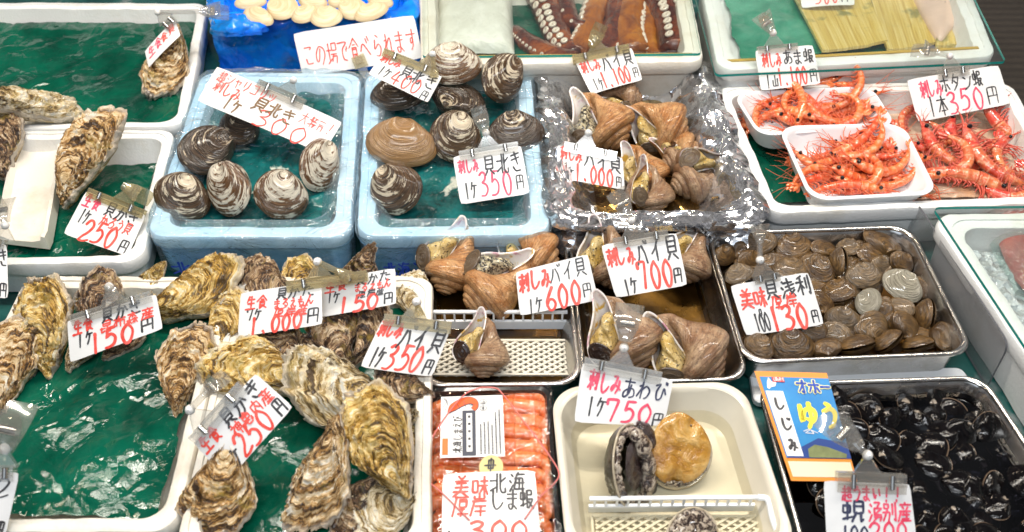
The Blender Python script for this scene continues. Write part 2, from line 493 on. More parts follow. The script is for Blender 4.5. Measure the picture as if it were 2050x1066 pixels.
def oyster_mat(name, dark, gold, pale, white, sh=0.0):
    g = G(name); v, u, oo = growth(g, 11, 2.0)
    a = g.noise(v, 1.0, 6, .68, 1.3)
    v2, _, _ = growth(g, 34, 4, 3)
    fine = g.noise(v2, 1.0, 4, .65, .8)
    p = g.noise(oo, 3.4, 5, .66, 1.0)
    t = g.math('ADD', g.math('MULTIPLY', a, .72), g.math('ADD', g.math('MULTIPLY', p, .26), g.math('MULTIPLY', fine, .20)))
    t = g.math('ADD', g.math('MULTIPLY', g.math('SUBTRACT', t, .59), 3.5), .38)
    c = g.ramp(t, [(.17 + sh, dark), (.36 + sh, gold), (.50 + sh, pale), (.60 + sh, pale), (.72 + sh, white)])
    mot = g.noise(oo, 6, 5, .65, .6)
    c = g.mix(g.ramp(mot, [(.60, 0.), (.66, .9)]), c, dark)
    ol = g.noise(oo, 4.6, 4, .6, .4)
    c = g.mix(g.ramp(ol, [(.58, 0.), (.68, .6)]), c, (.34, .24, .028))
    c = g.mix(g.ramp(u[1], [(.93, 0.), (.985, .7)]), c, (.60, .54, .46))
    h = g.math('ADD', g.math('MULTIPLY', a, 1.6), g.math('ADD', g.math('MULTIPLY', fine, .9), g.math('MULTIPLY', mot, .5)))
    return g.end(g.pb(c, g.ramp(mot, [(.3, .25), (.7, .5)]), g.bump(h, .55, .035), Coat_Weight=.35, Coat_Roughness=.15))
MT['oyster'] = oyster_mat('oyster_shell', (.055, .026, .010), (.46, .235, .055), (.80, .60, .34), (.90, .83, .70))
MT['oyster_dark'] = oyster_mat('dark_oyster_shell', (.028, .015, .010), (.19, .095, .042), (.50, .34, .19), (.78, .64, .46), .03)
MT['oyster_gold'] = oyster_mat('golden_oyster_shell', (.085, .045, .010), (.52, .29, .040), (.80, .59, .23), (.88, .79, .58), -.02)
MT['oyster_pale'] = oyster_mat('pale_oyster_shell', (.075, .042, .016), (.50, .34, .12), (.80, .68, .46), (.90, .86, .76), -.05)

def whelk_mat(name, base, dk, pale):
    g = G(name); u = g.sep(g.uv()); o = g.jit(g.obj())
    # uv.x across the whorl, uv.y along the spiral
    cord = g.math('SINE', g.math('MULTIPLY', u[0], 245.0))
    vv = g.n('CombineXYZ', {0: g.math('MULTIPLY', u[0], 16.0), 1: g.math('MULTIPLY', u[1], 34.0), 2: g.rnd()}).outputs[0]
    ax = g.noise(vv, 1.4, 4, .6, 1.2)
    n = g.noise(o, 4, 5, .65, .5)
    c = g.mix(g.ramp(n, [(.35, 0.), (.66, 1.)]), base, pale)
    c = g.mix(g.ramp(ax, [(.50, 0.), (.85, .35)]), c, dk)
    c = g.mix(g.math('MULTIPLY', g.math('GREATER_THAN', cord, .70), .10), c, dk)
    lines = g.math('LESS_THAN', g.math('ABSOLUTE', g.math('SUBTRACT', ax, .52)), .016)
    c = g.mix(g.math('MULTIPLY', lines, .6), c, dk)
    mott = g.noise(o, 9, 5, .7, .5)
    c = g.mix(g.ramp(mott, [(.52, 0.), (.66, .6)]), c, tuple(x * .5 for x in base))
    seam = g.math('ABSOLUTE', g.math('SUBTRACT', u[0], .5))
    c = g.mix(g.ramp(seam, [(.465, 0.), (.5, .85)]), c, (.05, .02, .01))
    band = g.noise(g.n('CombineXYZ', {0: g.math('MULTIPLY', u[0], 40.0), 1: g.math('MULTIPLY', u[1], 5.0), 2: g.rnd()}).outputs[0], 1., 3, .6)
    c = g.mix(g.ramp(band, [(.54, 0.), (.66, .55)]), c, dk)
    h = g.math('ADD', g.math('MULTIPLY', cord, .035), g.math('ADD', g.math('MULTIPLY', mott, .8), g.math('MULTIPLY', lines, -.3)))
    return g.end(g.pb(c, g.ramp(mott, [(.35, .25), (.65, .5)]), g.bump(h, .45, .03), Coat_Weight=.25, Coat_Roughness=.12))
MT['whelk'] = whelk_mat('whelk_shell', (.44, .17, .042), (.12, .042, .016), (.70, .42, .20))
MT['whelk_pink'] = whelk_mat('mauve_brown_whelk_shell', (.26, .125, .058), (.07, .032, .018), (.52, .35, .21))
g = G('whelk_lip'); o = g.obj(); u = g.sep(g.uv())
n = g.noise(g.jit(o), 5, 4, .6, .6)
MT['whelk_in'] = g.end(g.pb(g.ramp(n, [(.33, (.60, .28, .36)), (.42, (.88, .78, .76)), (.56, (.90, .86, .80)), (.66, (.70, .42, .08))]), .22, Coat_Weight=.6, Coat_Roughness=.08))
g = G('whelk_foot'); o = g.jit(g.obj())
sp = g.vor(o, 42, 'F1', 0); n = g.noise(o, 26, 3, .7)
c = g.mix(g.ramp(g.noise(o, 5, 3), [(.35, 0.), (.7, 1.)]), (.50, .32, .07), (.66, .52, .25))
c = g.mix(g.ramp(n, [(.57, 0.), (.62, 1.)]), c, (.025, .020, .014))
MT['foot'] = g.end(g.pb(c, .25, g.bump(n, .4, .02), Coat_Weight=.7, Coat_Roughness=.1, Subsurface_Weight=0.0))
g = G('grey_speckled_foot'); o = g.jit(g.obj()); n = g.noise(o, 24, 3, .7)
MT['foot_dark'] = g.end(g.pb(g.mix(g.ramp(n, [(.46, 0.), (.55, 1.)]), (.55, .47, .30), (.025, .022, .018)), .25, g.bump(n, .4, .02), Coat_Weight=.7, Coat_Roughness=.1))
g = G('operculum'); u = g.sep(g.uv()); o = g.jit(g.obj())
n = g.noise(g.n('CombineXYZ', {0: g.math('MULTIPLY', u[1], 22.0), 1: g.math('MULTIPLY', g.sep(o)[0], 1.5)}).outputs[0], 1., 4, .6, .3)
MT['operc'] = g.end(g.pb(g.ramp(n, [(.35, (.045, .026, .014)), (.55, (.15, .095, .05)), (.72, (.30, .22, .13))]), .3, g.bump(n, .5, .02), Coat_Weight=.5))
MT['whelk_dark_wet'] = simple('dark_wet_operculum', (.030, .014, .009), .12, .4, 8, Coat_Weight=.8, Coat_Roughness=.05)

# shrimps
def shrimp_mat(name, a, b, cpale, seg):
    g = G(name); u = g.sep(g.uv()); o = g.jit(g.obj())
    n = g.noise(o, 5, 4, .6, .5)
    c = g.mix(g.ramp(n, [(.35, 0.), (.66, 1.)]), a, b)
    st = g.math('SINE', g.math('MULTIPLY', u[1], seg))
    c = g.mix(g.ramp(st, [(.82, 0.), (1., .30)]), c, cpale)
    c = g.mix(g.ramp(g.noise(o, 16, 3, .6), [(.55, 0.), (.68, .55)]), c, cpale)
    return g.end(g.pb(c, .22, g.bump(g.math('ADD', n, g.math('MULTIPLY', st, .3)), .3, .02), Coat_Weight=.8, Coat_Roughness=.07, Subsurface_Weight=.15, Subsurface_Radius=(.01, .004, .002), Subsurface_Scale=.3))
MT['amaebi'] = shrimp_mat('orange_shrimp', (.68, .10, .022), (.82, .23, .065), (.90, .46, .26), 62)
MT['amaebi_red'] = shrimp_mat('red_shrimp', (.64, .055, .020), (.80, .14, .045), (.88, .36, .20), 62)
MT['botan'] = shrimp_mat('botan_shrimp', (.58, .07, .035), (.74, .24, .09), (.86, .60, .36), 62)
MT['botan_head'] = shrimp_mat('botan_shrimp_head', (.58, .035, .03), (.70, .11, .06), (.80, .38, .22), 40)
MT['cooked'] = shrimp_mat('cooked_shrimp', (.74, .13, .022), (.82, .25, .07), (.88, .45, .24), 42)
MT['feeler'] = simple('shrimp_feeler', (.66, .13, .05), .35)
MT['feeler_red'] = simple('botan_feeler', (.56, .10, .065), .35)
MT['eye'] = simple('shrimp_eye', (.006, .006, .008), .08)

# octopus, fish, kelp
g = G('octopus_skin'); o = g.obj(); n = g.noise(o, 14, 5, .68, .6); n2 = g.noise(o, 60, 3, .6)
MT['octo'] = g.end(g.pb(g.ramp(n, [(.36, (.035, .007, .005)), (.52, (.13, .026, .010)), (.66, (.36, .09, .016))]), .25, g.bump(n2, .35, .01), Coat_Weight=.6, Coat_Roughness=.1))
g = G('octopus_skin_orange'); o = g.obj(); n = g.noise(o, 14, 5, .68, .6); n2 = g.noise(o, 60, 3, .6)
MT['octo_o'] = g.end(g.pb(g.ramp(n, [(.34, (.13, .03, .010)), (.5, (.34, .10, .014)), (.68, (.52, .20, .025))]), .25, g.bump(n2, .35, .01), Coat_Weight=.6, Coat_Roughness=.1))
MT['sucker'] = simple('sucker', (.72, .62, .52), .3, .1, 60, Coat_Weight=.5)
MT['sucker_in'] = simple('sucker_hole', (.20, .075, .05), .35)
g = G('kelp'); o = g.obj(); ss = g.n('CombineXYZ', {0: g.math('MULTIPLY', g.sep(g.uv())[0], 34.0), 1: g.math('MULTIPLY', g.sep(g.uv())[1], 1.6), 2: g.rnd()}).outputs[0]
n = g.noise(ss, 1.0, 4, .65, .3); bl = g.noise(g.jit(g.obj()), 13, 4, .6, .5)
c = g.ramp(n, [(.33, (.48, .30, .045)), (.5, (.64, .46, .11)), (.7, (.76, .62, .28))])
c = g.mix(g.ramp(bl, [(.57, 0.), (.66, .8)]), c, (.16, .17, .06))
MT['kelp'] = g.end(g.pb(c, .3, g.bump(n, .25, .01), Coat_Weight=.5, Coat_Roughness=.1))
MT['fish'] = simple('pale_pink_fillet', (.72, .52, .42), .3, .10, 16, (40, .15, .005), Coat_Weight=.4)
MT['icebag'] = film('frosty_bag', (.60, .59, .52), (.74, .73, .67), 14, .3, .45)
g = G('crushed_ice'); o = g.obj(); v = g.vor(o, 70, 'F1', 0); n = g.noise(o, 35, 5, .65)
MT['ice'] = g.end(g.pb(g.mix(n, (.50, .54, .56), (.74, .77, .79)), .15, g.bump(g.math('ADD', v, n), .9, .02), Coat_Weight=.5))
g = G('pink_melt_ice'); o = g.obj(); v = g.vor(o, 70, 'F1', 0); n = g.noise(o, 16, 5, .65)
MT['ice_pink'] = g.end(g.pb(g.ramp(n, [(.35, (.52, .30, .17)), (.6, (.66, .52, .40)), (.75, (.78, .72, .66))]), .15, g.bump(g.math('ADD', v, n), .4, .01), Coat_Weight=.5))
# abalone
g = G('abalone_shell'); v, u, oo = growth(g, 16, 4); n = g.noise(v, 1, 5, .65, .8); n2 = g.noise(oo, 6, 4, .65)
MT['abalone'] = g.end(g.pb(g.mix(g.ramp(n2, [(.4, 0.), (.62, 1.)]), g.ramp(n, [(.35, (.028, .024, .016)), (.6, (.13, .095, .05)), (.75, (.26, .22, .13))]), (.10, .085, .03)), .4, g.bump(n, .8, .03), Coat_Weight=.4))
MT['nacre'] = simple('abalone_rim', (.50, .42, .30), .2, .3, 9, Coat_Weight=.6)
g = G('abalone_flesh'); o = g.obj(); n = g.noise(o, 11, 5, .7, .6)
MT['aba_flesh'] = g.end(g.pb(g.ramp(n, [(.40, (.016, .009, .008)), (.47, (.06, .03, .024)), (.53, (.50, .41, .32)), (.68, (.66, .58, .48))]), .2, g.bump(n, .6, .03), Coat_Weight=.8, Coat_Roughness=.08))
MT['aba_dark'] = simple('abalone_dark_flesh', (.030, .015, .014), .18, .5, 12, (14, .5, .03), Coat_Weight=.8, Coat_Roughness=.06)
g = G('abalone_foot'); o = g.obj(); n = g.noise(o, 4.0, 5, .6, .5)
MT['aba_foot'] = g.end(g.pb(g.ramp(n, [(.34, (.32, .13, .014)), (.5, (.50, .245, .035)), (.66, (.68, .42, .14))]), .2, g.bump(n, .35, .03), Coat_Weight=.8, Coat_Roughness=.08))

# liquids
MT['water_brown'] = clear_mat('brown_water', (.50, .36, .20), .04, .02, .0, bumpk=(14, .02, .004))
MT['water_dark'] = clear_mat('dark_water', (.16, .16, .20), .035, .02, .0, bumpk=(14, .03, .004))
MT['water_clear'] = clear_mat('clear_water', (.93, .91, .83), .05, .02, .0, bumpk=(14, .012, .004))
MT['water_amber'] = clear_mat('amber_water', (.66, .50, .26), .05, .02, .0, bumpk=(18, .15, .006))
MT['melt'] = clear_mat('melt_water', (.84, .90, .88), .07, .03, .08, (.75, .8, .78), (30, .6, .01))
# table and floor
g = G('wet_table_top'); o = g.obj(); n = g.noise(o, 6, 5, .6)
MT['table'] = g.end(g.pb(g.ramp(n, [(.4, (.004, .05, .045)), (.55, (.02, .10, .09)), (.62, (.22, .25, .25))]), .15, g.bump(g.noise(o, 18, 4), .2, .01), Coat_Weight=.4))
g = G('hall_floor'); o = g.obj(); n = g.noise(o, 3, 5, .6); n2 = g.noise(o, 70, 3, .7)
st = g.math('SINE', g.math('MULTIPLY', g.sep(o)[1], 160.0))
c = g.mix(n, (.075, .060, .046), (.15, .125, .10)); c = g.mix(g.ramp(n2, [(.5, 0.), (.8, .4)]), c, (.20, .17, .14))
MT['floor'] = g.end(g.pb(c, .7, g.bump(st, .3, .01)))
# ---------------------------------------------------------------- hand lettering: strokes on a 10 x 10 grid (x right, y down); ~ = rounded
GL = {
'0': '~5022153969868350', '1': '5059', '2': '~12306082653719195998', '3': '~11407163343475875919', '4': '400696 6369',
'5': '~30242453857849193 3080'.replace('3 3', '  3'), '6': '~603316396987653517', '7': '12108059', '.': '4859', '8': '~5023567859383653', 'g': '~6232366662 62683929',
'円': '19118189 1585 5155', 'ケ': '3014 2292 625639', '刺': '0151 3039 13155553 3508 3557 7176 909988', 'し': '~2026497896',
'み': '~21513618164597 737659', '貝': '2026 208086 2282 2484 2686 3719 6799', '北': '0343 4049 0846 6067799997 6492',
'き': '~1281 1483 4066 274989', '超': '1252 3035 0454 3538 3656 1609 084999 619184 7164 6567979565', '大': '0393 504509 5499',
'シ': '1132 0425 196792', 'ャ': '148376 3259', 'リ': '2126 707549', 'コ': '118188 1888', 'ッ': '1325 4255 827649', '特': '2024 0343 3039 0746 5191 7154 4494 4696 866976 5657',
'バ': '322609 527589 7081 9091', 'イ': '704416 5359', '生': '3014 2282 2585 0999 5059', '食': '5004 5094 4363 3439 347477 3575 3777 3958 5799',
'か': '13635849 302609 7295', 'た': '0262 3009 5494 576999', '産': '5051 1191 3243 7263 1494 2409 4536 3686 3888 2999 6469',
'厚': '1191 2109 4282854542 4383 4676 6659 3898', '岸': '5052 21228281 1393 2309 3595 3797 6569', '昆': '2080842420 2282 0646 151948 656999 6796',
'布': '0292 4006 2428 248488 5359', '森': '5054 1191 5124 5184 2529 0646 2609 2649 7579 5696 7659 7699',
'美': '3041 7061 1292 2383 1595 5155 0797 554709 5799', '味': '0207373202 5292 4494 7079 7448 7498', '浅': '1122 0415 0926 3282 3493 3695 506699 9649',
'利': '4011 0353 3139 3407 3456 7176 909988', 'あ': '~1282 4048 63572917458598  69', 'わ': '3039 133308 ~35639588 69', 'び': '~124125396873 96 8081 9091',
'蝦': '02323505 02 2028 0847 518183 53 5159 659569 6699', 'ま': '~1282 1484 5058392757 89', '山': '5158 141898 9398', 'ボ': '0383 404938 2508 6588 7081 9091',
'タ': '4015 32826629 3466', 'ン': '1233 196792', '海': '1122 0415 0926 5033 4191 433898 438389 3595 6368', '本': '0292 5059 5207 5297 3777',
'蜆': '02323505 02 2028 0847 5090955550 5292 6549 858998', '湧': '1122 0415 0926 408062 4393 4346 9346 4696 6739 4797 9789', '別': '1141431311 055549 3409 7176 909988',
'う': '4061 ~2362846849', 'い': '~12273846 7286', 'こ': '~218172 263888', 'の': '~523717144182956 9'.replace(' ', ''), '場': '0343 2028 0947 5090935350 4595 6548 569689',
'で': '~1191545889 8485 9394', 'べ': '~063398 6173 8092', 'ら': '4061 ~3226648669 39', 'れ': '3039 133308 ~356274789 8'.replace('9 8', '98'), 'す': '0292 ~60654644646749',
'え': '4061 2373194669 99', 'も': '~40375988 86 1363 1565', 'ん': '5009 ~09456996', 'ろ': '~217116548669 39', '神': '2021 024206 2429 5292965652 5494 7079',
'恵': '1181 2282852522 5055 2383 1709 36498987 5667 9698', '内': '19128289 505336 5476', 'る': '~21711654866949 4768', 'オ': '0292 606948 6318', 'ホ': '0393 505948 2508 7598',
'ー': '0595', 'ゆ': '~111733729477 46 ~606649', 'じ': '~2026497896 7081 9091', '中': '3136 317176 3676 0494 5059', 'つ': '~037294877849', '!': '6056 4849', '三': '2181 3575 1999', '漁': '1122 0415 0926 5032 519172 3292966333 3696 6266 3738 5759 8899', '道': '2132 153628 28399 9'.replace(' 9', ''), '貫': '1191 2484 3539 3585 8589',
}
def parse(s):
    out = []
    allr = s.startswith('~'); s = s.replace('  ', ' ')
    for tok in s.replace('~', '').split(' '):
        t = tok.strip()
        if len(t) == 2 and out:            # a lone point continues the stroke before it
            out[-1][0].append((int(t[0]), int(t[1]))); continue
        if len(t) < 4: continue
        out.append([[(int(t[i]), int(t[i + 1])) for i in range(0, len(t) - 1, 2)], allr])
    return out
def rounded(ch): return GL[ch].find('~') >= 0

def ribbon(p3, nrm, wid, k):
    """p3: points on the card; returns strip with rounded ends lying .25 mm above"""
    d = np.linalg.norm(np.diff(p3, axis=0), axis=1); s = np.concatenate([[0], np.cumsum(d)])
    L = s[-1]
    if L < 1e-6: return None
    n = max(4, int(L / (wid * .45)) + 3)
    q = np.linspace(0, L, n)
    pts = np.stack([np.interp(q, s, p3[:, i]) for i in range(3)], 1)
    T = np.gradient(pts, axis=0); T /= np.linalg.norm(T, axis=1)[:, None] + 1e-12
    t0 = pts[0] - T[0] * wid * .42; t1 = pts[-1] + T[-1] * wid * .42
    pts = np.vstack([t0, pts, t1]); T = np.vstack([T[0], T, T[-1]])
    W = np.ones(len(pts)) * wid * .5
    W *= 1 + .10 * np.sin(np.linspace(0, 5 + k, len(pts)) + k * 1.7)
    W *= np.linspace(1.08, .86, len(pts))
    W[0] *= .55; W[-1] *= .45
    N = np.cross(nrm, T); N /= np.linalg.norm(N, axis=1)[:, None] + 1e-12
    off = nrm * (.00030 + .00005 * (k % 12))
    V = np.empty((len(pts) * 2, 3)); V[0::2] = pts + N * W[:, None] + off; V[1::2] = pts - N * W[:, None] + off
    F = [[2 * i + 1, 2 * i + 3, 2 * i + 2, 2 * i] for i in range(len(pts) - 1)]
    return V, F

def letter(mb, pos, nrm, text, x0, y0, x1, y1, wid, rise=0.0, shear=.08, rnd=None, m=0, wfac=.80):
    """writes TEXT in the box (card uv, y down)"""
    rnd = rnd or random
    n = len(text); adv = (x1 - x0) / n; k = 0
    for i, ch in enumerate(text):
        if ch == ' ' or ch not in GL: continue
        jx, jy, js = rnd.uniform(-.05, .05) * adv, rnd.uniform(-.05, .05) * (y1 - y0), rnd.uniform(.93, 1.06)
        cx = x0 + i * adv; sl = shear + rnd.uniform(-.05, .05)
        rr = rounded(ch)
        for st, _ in parse(GL[ch]):
            a = np.array(st, float) / 9.0
            if rr and len(a) > 2: a = spline(a, 6 * len(a))
            elif len(a) >= 2:
                b = spline(a, 8 * len(a)); c = np.stack([np.interp(np.linspace(0, len(a) - 1, 8 * len(a)), range(len(a)), a[:, z]) for z in (0, 1)], 1)
                a = b * .3 + c * .7
            gx = a[:, 0] + (.5 - a[:, 1]) * sl
            gx += rnd.uniform(-.02, .02); gy = a[:, 1] + rnd.uniform(-.02, .02)
            u = cx + jx + (gx * wfac * js + (1 - wfac) / 2) * adv
            v = y0 + jy + gy * (y1 - y0) + rise * (u - x0)
            r = ribbon(pos(u, v), nrm, wid, k + rnd.randint(0, 1))
            k += 1
            if r: mb.add(r[0], r[1], m)
# ---------------------------------------------------------------- table and floor
tz = -.003
q = np.array([[-1.5, -.62], [.93, -.62], [.93, 1.25], [-1.5, 1.25]])
V, F = loft(q, [(.0, -.06, .01), (0, tz - .004, .01), (.004, tz, .01)], 3, 2)
tag(mk('table_top', V, F, MT['table']), kind='structure')
q = np.array([[-6, -4], [6, -4], [6, 8], [-6, 8]], float)
V, F, U = sheet(q, 2, 2, lambda xy, u, v: np.full(len(u), -.78))
tag(mk('floor', V, F, MT['floor']), kind='structure')

# ---------------------------------------------------------------- boxes and trays
def centre(V):
    return np.array([V[:, 0].mean(), V[:, 1].mean(), V[:, 2].min()])
def foam_box(name, label, px4, zr, mat, wall=.022, zf=.012, group=None, rad=.03, cat='foam box'):
    q = quad(px4, zr)
    prof = [(.012, 0, rad * .7), (.006, zr - .026, rad), (.0015, zr - .025, rad), (0, zr - .021, rad), (0, zr - .005, rad), (.0015, zr - .0015, rad), (.005, zr, rad),
            (wall * .48, zr, rad), (wall * .52, zr - .0025, rad * .9), (wall - .004, zr - .003, rad * .9), (wall - .001, zr - .005, rad * .85), (wall, zr - .009, rad * .8),
            (wall + .006, zf + .014, rad * .7), (wall + .010, zf + .004, rad * .6), (wall + .018, zf, rad * .5)]
    rs = np.random.RandomState(int(abs(q[0, 0]) * 1000))
    def dsp(V):
        k = fbm(V * 22 + rs.rand() * 50, 3)[:, None]
        e = fbm(V * 90 + 9, 2)[:, None]
        return V + np.array([1, 1, .6]) * (k * .0016 + e * .0007)
    V, F = loft(q, prof, 8, 26, True, dsp)
    o = mk(name, V, F, mat, loc=centre(V))
    tag(o, label, cat, group)
    return o, q
boxA, qA = foam_box('foam_box', 'white foam box lined with green film, at the back left beside the blue bag', [(-90, 3), (416, 6), (372, 252), (-150, 262)], .07, MT['foam'], .020)
boxB, qB = foam_box('foam_box', 'white foam box with green film and a narrow trough, left of the clam boxes', [(-150, 263), (353, 258), (284, 526), (-230, 532)], .07, MT['foam'], .020)
boxC, qC = foam_box('foam_box', 'ivory foam box with crumpled green film and oysters along its back, front left', [(52, 551), (470, 553), (352, 1066), (-205, 1066)], .072, MT['foam_warm'], .021)
boxD, qD = foam_box('foam_box', 'ivory foam box crowded with large oysters, left of the shrimp pack', [(473, 553), (866, 549), (862, 1110), (346, 1110)], .072, MT['foam_warm'], .021)
boxE, qE = foam_box('foam_box', 'blue wrapped foam box of six surf clams under the 300 card', [(404, 142), (722, 146), (702, 474), (290, 474)], .082, MT['blue_rim'], .026)
boxF, qF = foam_box('foam_box', 'blue wrapped foam box of eight surf clams beside the foil tray', [(732, 142), (1060, 138), (1104, 470), (714, 474)], .082, MT['blue_rim'], .026)
boxH, qH = foam_box('foam_box', 'ivory foam box of octopus under glass at the back', [(838, -70), (1372, -70), (1411, 124), (842, 130)], .12, MT['foam_warm'], .030, .05)
boxI, qI = foam_box('foam_box', 'white foam box of kelp and pale fillet under glass, back right', [(1396, -70), (1924, -70), (1996, 112), (1436, 142)], .12, MT['foam'], .032, .06)
boxK, qK = foam_box('foam_box', 'white foam box holding two shrimp trays and loose big shrimps', [(1428, 172), (2022, 160), (2160, 404), (1537, 428)], .082, MT['foam'], .022)
boxP, qP = foam_box('foam_box', 'white foam box of ice under glass at the right edge', [(1860, 428), (2420, 420), (2760, 1010), (2254, 1010)], .095, MT['foam'], .03, .03)

def wrap_over(q, parent, seed, inner=.05):
    """loose clear film drawn over the rim and walls of a blue box"""
    zr = .082
    prof = []
    for k in range(9): prof.append((.004 - .006 * k / 8, .002 + (zr - .004) * k / 8, .03))
    for k in range(1, 9): prof.append((-.002 + .036 * k / 8, zr + .0035, .03))
    for k in range(1, 6): prof.append((.034 + .02 * k / 5, zr + .0035 - .030 * k / 5, .025))
    def dsp(V):
        p = V * np.array([20, 20, 14]) + seed
        r = ridge(p, 3)[:, None]; f = fbm(V * 45 + seed, 3)[:, None]
        out = np.column_stack([V[:, :2] - q.mean(0), np.full(len(V), .12)]); out /= np.linalg.norm(out, axis=1)[:, None]
        return V + out * (np.clip(r, -.2, 1) * .0055 + f * .003 + .002)
    V, F = loft(q, prof, 8, 44, False, dsp)
    c = np.array(parent.location)
    return mk('clear_wrap', V - c, F, MT['wrap'], parent)
for bx, qq, sd in ((boxE, qE, 3.1), (boxF, qF, 8.7)):
    wrap_over(qq, bx, sd)
    V, F = loft(qq, [(.0100, .0005, .022), (.0030, .054, .031), (-.0006, .058, .031)], 8, 26, False)
    mk('blue_tinted_side', V - np.array(bx.location), F, MT['blue_side'], bx)

# blue printing on the front walls of the two boxes
def front_print(q, bx, text, xa, xb, z0=.012, h=.026):
    a, b = q[0], q[1]; d = (b - a) / np.linalg.norm(b - a); n3 = np.array([d[1], -d[0], 0])
    a3 = np.array([*(a + d * np.linalg.norm(b - a) * xa), z0 + h]) + n3 * .0105; L = np.linalg.norm(b - a) * (xb - xa)
    mb = MB()
    def pos(u, v): return a3 + np.outer(u, [d[0], d[1], 0]) * L + np.outer(v, [0, 0, -1.0]) * h
    letter(mb, pos, n3, text, 0, 0, 1, 1, .0034, m=0, shear=.0)
    mb.V = [v - np.array(bx.location) for v in mb.V]
    mb.build('printed_lettering', MT['blueprint'], bx)
front_print(qE, boxE, '北海漁', .09, .40)
front_print(qF, boxF, '北海道', .12, .34)

# bag wrapped box at the back with cream clams
qG = quad([(424, -70), (836, -70), (838, 42), (420, 46)], .105)
prof = [(-.003 + .004 * k / 9, .105 * k / 9, .03) for k in range(10)] + [(.012, .111, .03), (.022, .112, .03), (.032, .106, .03), (.036, .09, .03), (.04, .07, .03), (.05, .05, .03)]
def dspG(V):
    r = ridge(V * 14 + 2, 3)[:, None]; f = fbm(V * 30, 3)[:, None]
    out = np.column_stack([V[:, :2] - qG.mean(0), np.full(len(V), .1)]); out /= np.linalg.norm(out, axis=1)[:, None]
    return V + out * (r * .011 + f * .006)
V, F = loft(qG, prof, 8, 50, True, dspG)
boxG = tag(mk('blue_bag_box', V, F, MT['bag_blue'], loc=centre(V)), 'bright blue plastic bag over a box of cream clams, at the back', 'bagged box')
# glassy knotted bulge on the bag's left corner
c0 = P(480, 55, .11)
u, v = np.meshgrid(np.linspace(0, 2 * math.pi, 40, endpoint=False), np.linspace(0, math.pi / 2, 16))
V = np.stack([.055 * np.cos(u) * np.cos(v), .032 * np.sin(u) * np.cos(v), .020 * np.sin(v)], -1).reshape(-1, 3)
V *= (1 + .28 * ridge(V * 40 + 5, 3))[:, None]
mk('bag_bulge', V + c0 - np.array(boxG.location), gridf(16, 40, True), MT['bag_blue'], boxG)

def metal_tray(label, px4, zr, mat=None, zf=.006, rad=.028, z0=.0):
    q = quad(px4, zr)
    b = .0035
    prof = [(.016, z0, .02), (.012, z0 + .006, .024), (.007, zr - .008, .03)]
    for k in range(9):
        a = math.pi * (1.25 - 1.5 * k / 8)
        prof.append((b - .0005 + b * math.cos(a) * 1.0, zr - b + b * math.sin(a) * 1.0, .032))
    prof += [(.0085, zr - .010, .030), (.016, z0 + zf + .008, .024), (.019, z0 + zf + .002, .02), (.024, z0 + zf, .018)]
    V, F = loft(q, prof, 9, 10)
    o = mk('steel_tray', V, F, [MT['steel'], MT['steel_dull']], loc=centre(V), fmat=[0] * (len(F) - 1) + [1])
    tag(o, label, 'tray')
    return o, q
trL, qL = metal_tray('upright steel tray of whelks with a white drain grid in its front half', [(851, 467), (1133, 465), (1166, 769), (839, 772)], .05)
trM, qM = metal_tray('steel tray of four big whelks under the 700 card', [(1138, 469), (1411, 461), (1504, 759), (1166, 769)], .05)
trN, qN = metal_tray('wide steel tray full of brown asari clams in water', [(1413, 463), (1824, 449), (1954, 707), (1490, 727)], .06)
trS, qS = metal_tray('steel tray of black shijimi clams in dark water at the front right', [(1514, 765), (1969, 750), (2215, 1120), (1612, 1120)], .058)
def plastic_tray(name, label, px4, zr, mat, zf=.006, rad=.03, rim=.010, draft=.012, cat='tray', group=None, z0=0, nc=10):
    q = quad(px4, zr)
    prof = [(rim + draft, z0, rad), (rim * .8, zr - .010, rad), (.001, zr - .004, rad), (0, zr - .001, rad), (.002, zr + .0008, rad), (rim * .7, zr + .001, rad), (rim, zr - .001, rad), (rim + .002, zr - .006, rad * .95),
            (rim + draft, z0 + zf + .010, rad * .9), (rim + draft + .004, z0 + zf + .003, rad * .8), (rim + draft + .012, z0 + zf, rad * .6)]
    V, F = loft(q, prof, nc, 8)
    o = mk(name, V, F, mat, loc=centre(V))
    tag(o, label, cat, group)
    return o, q
trR, qR = plastic_tray('plastic_tray', 'deep ivory plastic tray of abalones in water under the 750 card', [(1102, 774), (1487, 763), (1607, 1120), (1136, 1120)], .058, MT['plastic_ivory'], .010, .042, .010, .016)
trK1, qK1 = plastic_tray('shrimp_tray', 'small white tray heaped with orange shrimps, the rear one behind its twin', [(1464, 184), (1745, 172), (1796, 252), (1520, 272)], .090, MT['plastic_white'], .008, .03, .006, .012, z0=.045)
trK2, qK2 = plastic_tray('shrimp_tray', 'small white tray heaped with orange shrimps, the front one near the acrylic panel', [(1556, 252), (1808, 246), (1880, 388), (1624, 402)], .096, MT['plastic_white'], .008, .032, .007, .012, z0=.05)

